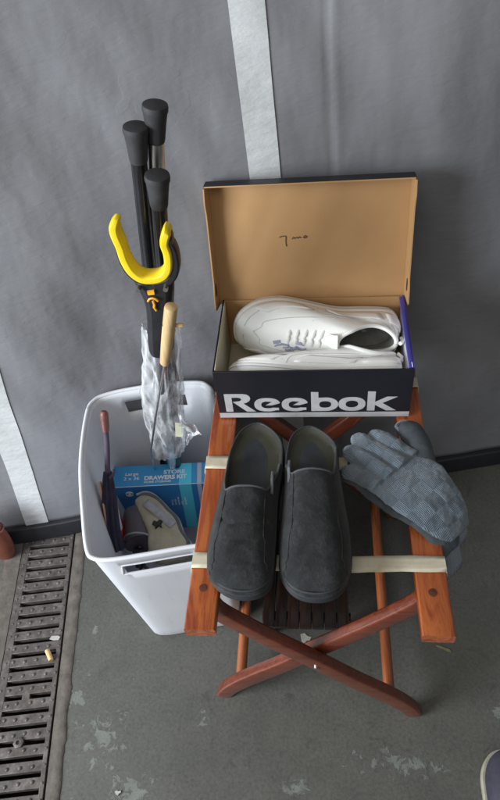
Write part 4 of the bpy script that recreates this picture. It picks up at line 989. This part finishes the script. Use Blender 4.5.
cp = thing('plastic_cup', 'dark purple grey plastic cup lying at the front left inside the bin', 'cup', (-38, 68, 18))
a_, b_ = V((-38.6, 73.2, 20.6)), V((-36.6, 66.2, 20.0)); d_ = (b_ - a_).normalized()
MB().loft(MB().rings_along([a_, a_ + d_ * .2, a_ + d_ * 1, a_ + d_ * 7.2, a_ + d_ * 7.7, a_ + d_ * 7.9, a_ + d_ * 7.4, a_ + d_ * 1.5], lambda i: [(cos(2 * pi * k / 32) * (2.4, 2.8, 2.95, 3.35, 3.5, 3.35, 3.1, 2.6)[i], sin(2 * pi * k / 32) * (2.4, 2.8, 2.95, 3.35, 3.5, 3.35, 3.1, 2.6)[i]) for k in range(32)])).build('cup_body', 'cup', cp)
MB().tube([b_ + V((cos(2 * pi * k / 30) * 3.4, 0, sin(2 * pi * k / 30) * 3.4)) for k in range(31)], .2, 8, caps=False).build('cup_rim', 'greyvelcro', cp)
ch = MB()
for k in range(16):
    an = k * .8; c_ = V((-37.6 + .33 * (k % 8) + random.uniform(-.6, .6), 64.8 - .55 * (k // 2) % 4.4 + random.uniform(-.7, .7), 19 + random.uniform(-.3, .9)))
    ch.tube([c_ + V((cos(an) * cos(t) * .9, sin(an) * cos(t) * .9, sin(t) * .55)) for t in [2 * pi * j / 14 for j in range(15)]], .2, 6, caps=False)
tag(ch.build('chain', 'chain', None), 'small heap of dark metal chain at the front of the bin', 'chain')

# padded beige support with dark edges
sp_ = thing('padded_support', 'beige padded wrap with grey fastening band and black mark lying in the bin', 'support wrap', (-31, 69, 20))
path = [(-39.4, 76.2), (-37.5, 77.6), (-34.6, 76.8), (-31.4, 74.0), (-28.8, 71.8), (-27.0, 68.5), (-25.2, 65.0), (-26.5, 62.2), (-31.5, 61.8), (-34.2, 63.8), (-35.2, 69.0), (-38.0, 73.2)]
olp = catmull([(-32.2 + (x + 32.2) * .9, y - 1.9 if y > 66 else y - .6, 0) for x, y in path], 5, True); cc = sum(olp, V((0, 0, 0))) / len(olp)
def pz(q): return 22.4 + .10 * (q.y - 69) + .5 * noise.noise(V((q.x * .3, q.y * .3, 2)))
rings = []
for k, z in ((.97, -2.6), (1.0, -1.2), (1.0, 0), (.97, .5), (.85, .9), (.6, 1.2), (.3, 1.3), (.03, 1.35)):
    r_ = []
    for q in olp:
        p_ = cc + (q - cc) * k; r_.append(V((p_.x, p_.y, pz(p_) + z + .25 * noise.noise(V((p_.x * .7, p_.y * .7, 0))))))
    rings.append(r_)
MB().loft(rings).build('pad', 'beige', sp_)
ed = rings[3][4:34]; MB().tube([q + V((0, 0, .1)) for q in ed], .38, 8, flat=.8).build('edge_binding', 'binding', sp_)
ed = [cc + (q - cc) * 1.05 for q in rings[2][2:32]]; MB().tube([V((q.x, q.y, pz(q) + .3)) for q in ed], .3, 8).build('edge_binding', 'greyvelcro', sp_)
G = []
for i in range(14):
    t = i / 13; a1 = V((-36.0, 72.9, 0)).lerp(V((-29.4, 67.9, 0)), t); nn = V((.575, .82, 0))
    G.append([V((a1 + nn * w_).to_tuple()[:2] + (pz(a1) + 1.55 + .2 * sin(t * 6),)) for w_ in (-.9, 0, .9)])
MB().grid(G).build('fastening_band', 'greyvelcro', sp_, solid=.3)
mk = [(-.9, .8), (-.2, .5), (.3, 1.0), (.9, .7), (.6, .1), (1.0, -.7), (.2, -.3), (-.3, -1.0), (-.6, -.3), (-1.1, -.1)]
MB().loft([[V((-32.6 + x, 67.9 + y, 24.0 + dz)) for x, y in mk] for dz in (-.5, .12)]).build('black_mark', 'blackprint', sp_, smooth=False)

rp = thing('packet', 'pale packet with red and peach ends squeezed against the left wall of the bin', 'packet', (-40, 66, 20))
for (z0, z1_, mm, nm) in ((23.5, 30.0, 'whitecloth', 'sleeve'), (19.5, 23.3, 'red', 'red_end')):
    yy0 = 64.5; G = []
    q0 = V((-40.4, 66.5, z0)); q1 = V((-41.8, 70.5, z1_))
    MB().bar([q0, q0.lerp(q1, .5) + V((.3, 0, .1)), q1], 3.4 if nm == 'sleeve' else 3.0, .9, (1, .2, .1), .35).build(nm, mm, rp)
MB().bar([(-41.4, 64.5, 26), (-42.0, 68, 30.5), (-42.9, 71.5, 33.5)], 1.6, .5, (1, .2, 0), .2).build('peach_end', 'peach', rp)

# ------------------------------------------------------------------ small litter, pouch
q = V((-57.8, 49.8, .55)); MB().tube([q + V((-.9, .75, 0)), q + V((.9, -.85, .05))], .55, 12).build('x', 'butt') if False else None
o = MB().tube([q + V((-.75, 1.0, 0)), q, q + V((.75, -1.1, 0))], .52, 14).build('cigarette_butt', 'butt'); tag(o, 'tan cigarette butt lying on the drain grate', 'cigarette butt')
def chip(name, c, pts, h, m_, lab, cat):
    o = MB().loft([[V((c[0] + x, c[1] + y, c[2] + z)) for x, y in pts] for z in (0, h)]).build(name, m_, None, bevel=.05); return tag(o, lab, cat)
chip('paper_scrap', (-57.7, 53.6, .2), [(-1.1, -.3), (-.8, .4), (.6, .55), (1.2, .3), (1.0, -.4), (-.2, -.5)], .25, 'offwhite', 'flat off white paper scrap in the drain grate slot behind the cigarette butt', 'paper scrap')
chip('leaf', (24.8, 54.1, .05), [(-1.5, .5), (-.6, .5), (0, .2), (1.3, -.3), (1.6, -.9), (.7, -.7), (-.1, -.25), (-1.1, .1)], .12, 'leaf', 'small dry yellowish leaf on the floor beyond the right rail end', 'leaf')
chip('paint_flake', (-3.2, 55.2, .03), [(-1.2, .9), (-.3, 1.2), (.4, .5), (1.2, .4), (.8, -.4), (.1, -.5), (-.2, -1.3), (-.9, -.6)], .1, 'offwhite', 'pale flake on the floor just behind the crossing of the rack legs', 'paint flake')
chip('pebble', (-37.7, 25.2, .03), [(-.6, .15), (-.35, .4), (.1, .3), (.55, .42), (.6, .05), (.3, -.1), (.15, -.4), (-.3, -.25)], .25, 'offwhite', 'tiny off white crumb on the floor near the bottom edge left', 'crumb')
pc = thing('leather_pouch', 'reddish brown rounded leather pouch at the left border against the wall', 'pouch', (-75, 73.5, 0))
c_ = V((-75.6, 73.2, 0)); rg = []
for k in range(17):
    t = k / 16; z = 18 * t; r_ = (sin(pi * (t * .93 + .05)) ** .45)
    rg.append([c_ + V((cos(2 * pi * j / 24) * 4.2 * r_ + 0 * t, sin(2 * pi * j / 24) * 2.2 * r_, z)) for j in range(24)])
MB().loft(rg).build('pouch_body', 'pouch', pc)
MB().tube([c_ + V((cos(2 * pi * j / 24) * 4.15, sin(2 * pi * j / 24) * 2.3, 12.5)) for j in range(25)], .22, 8, caps=False).build('seam', 'umbwood', pc)
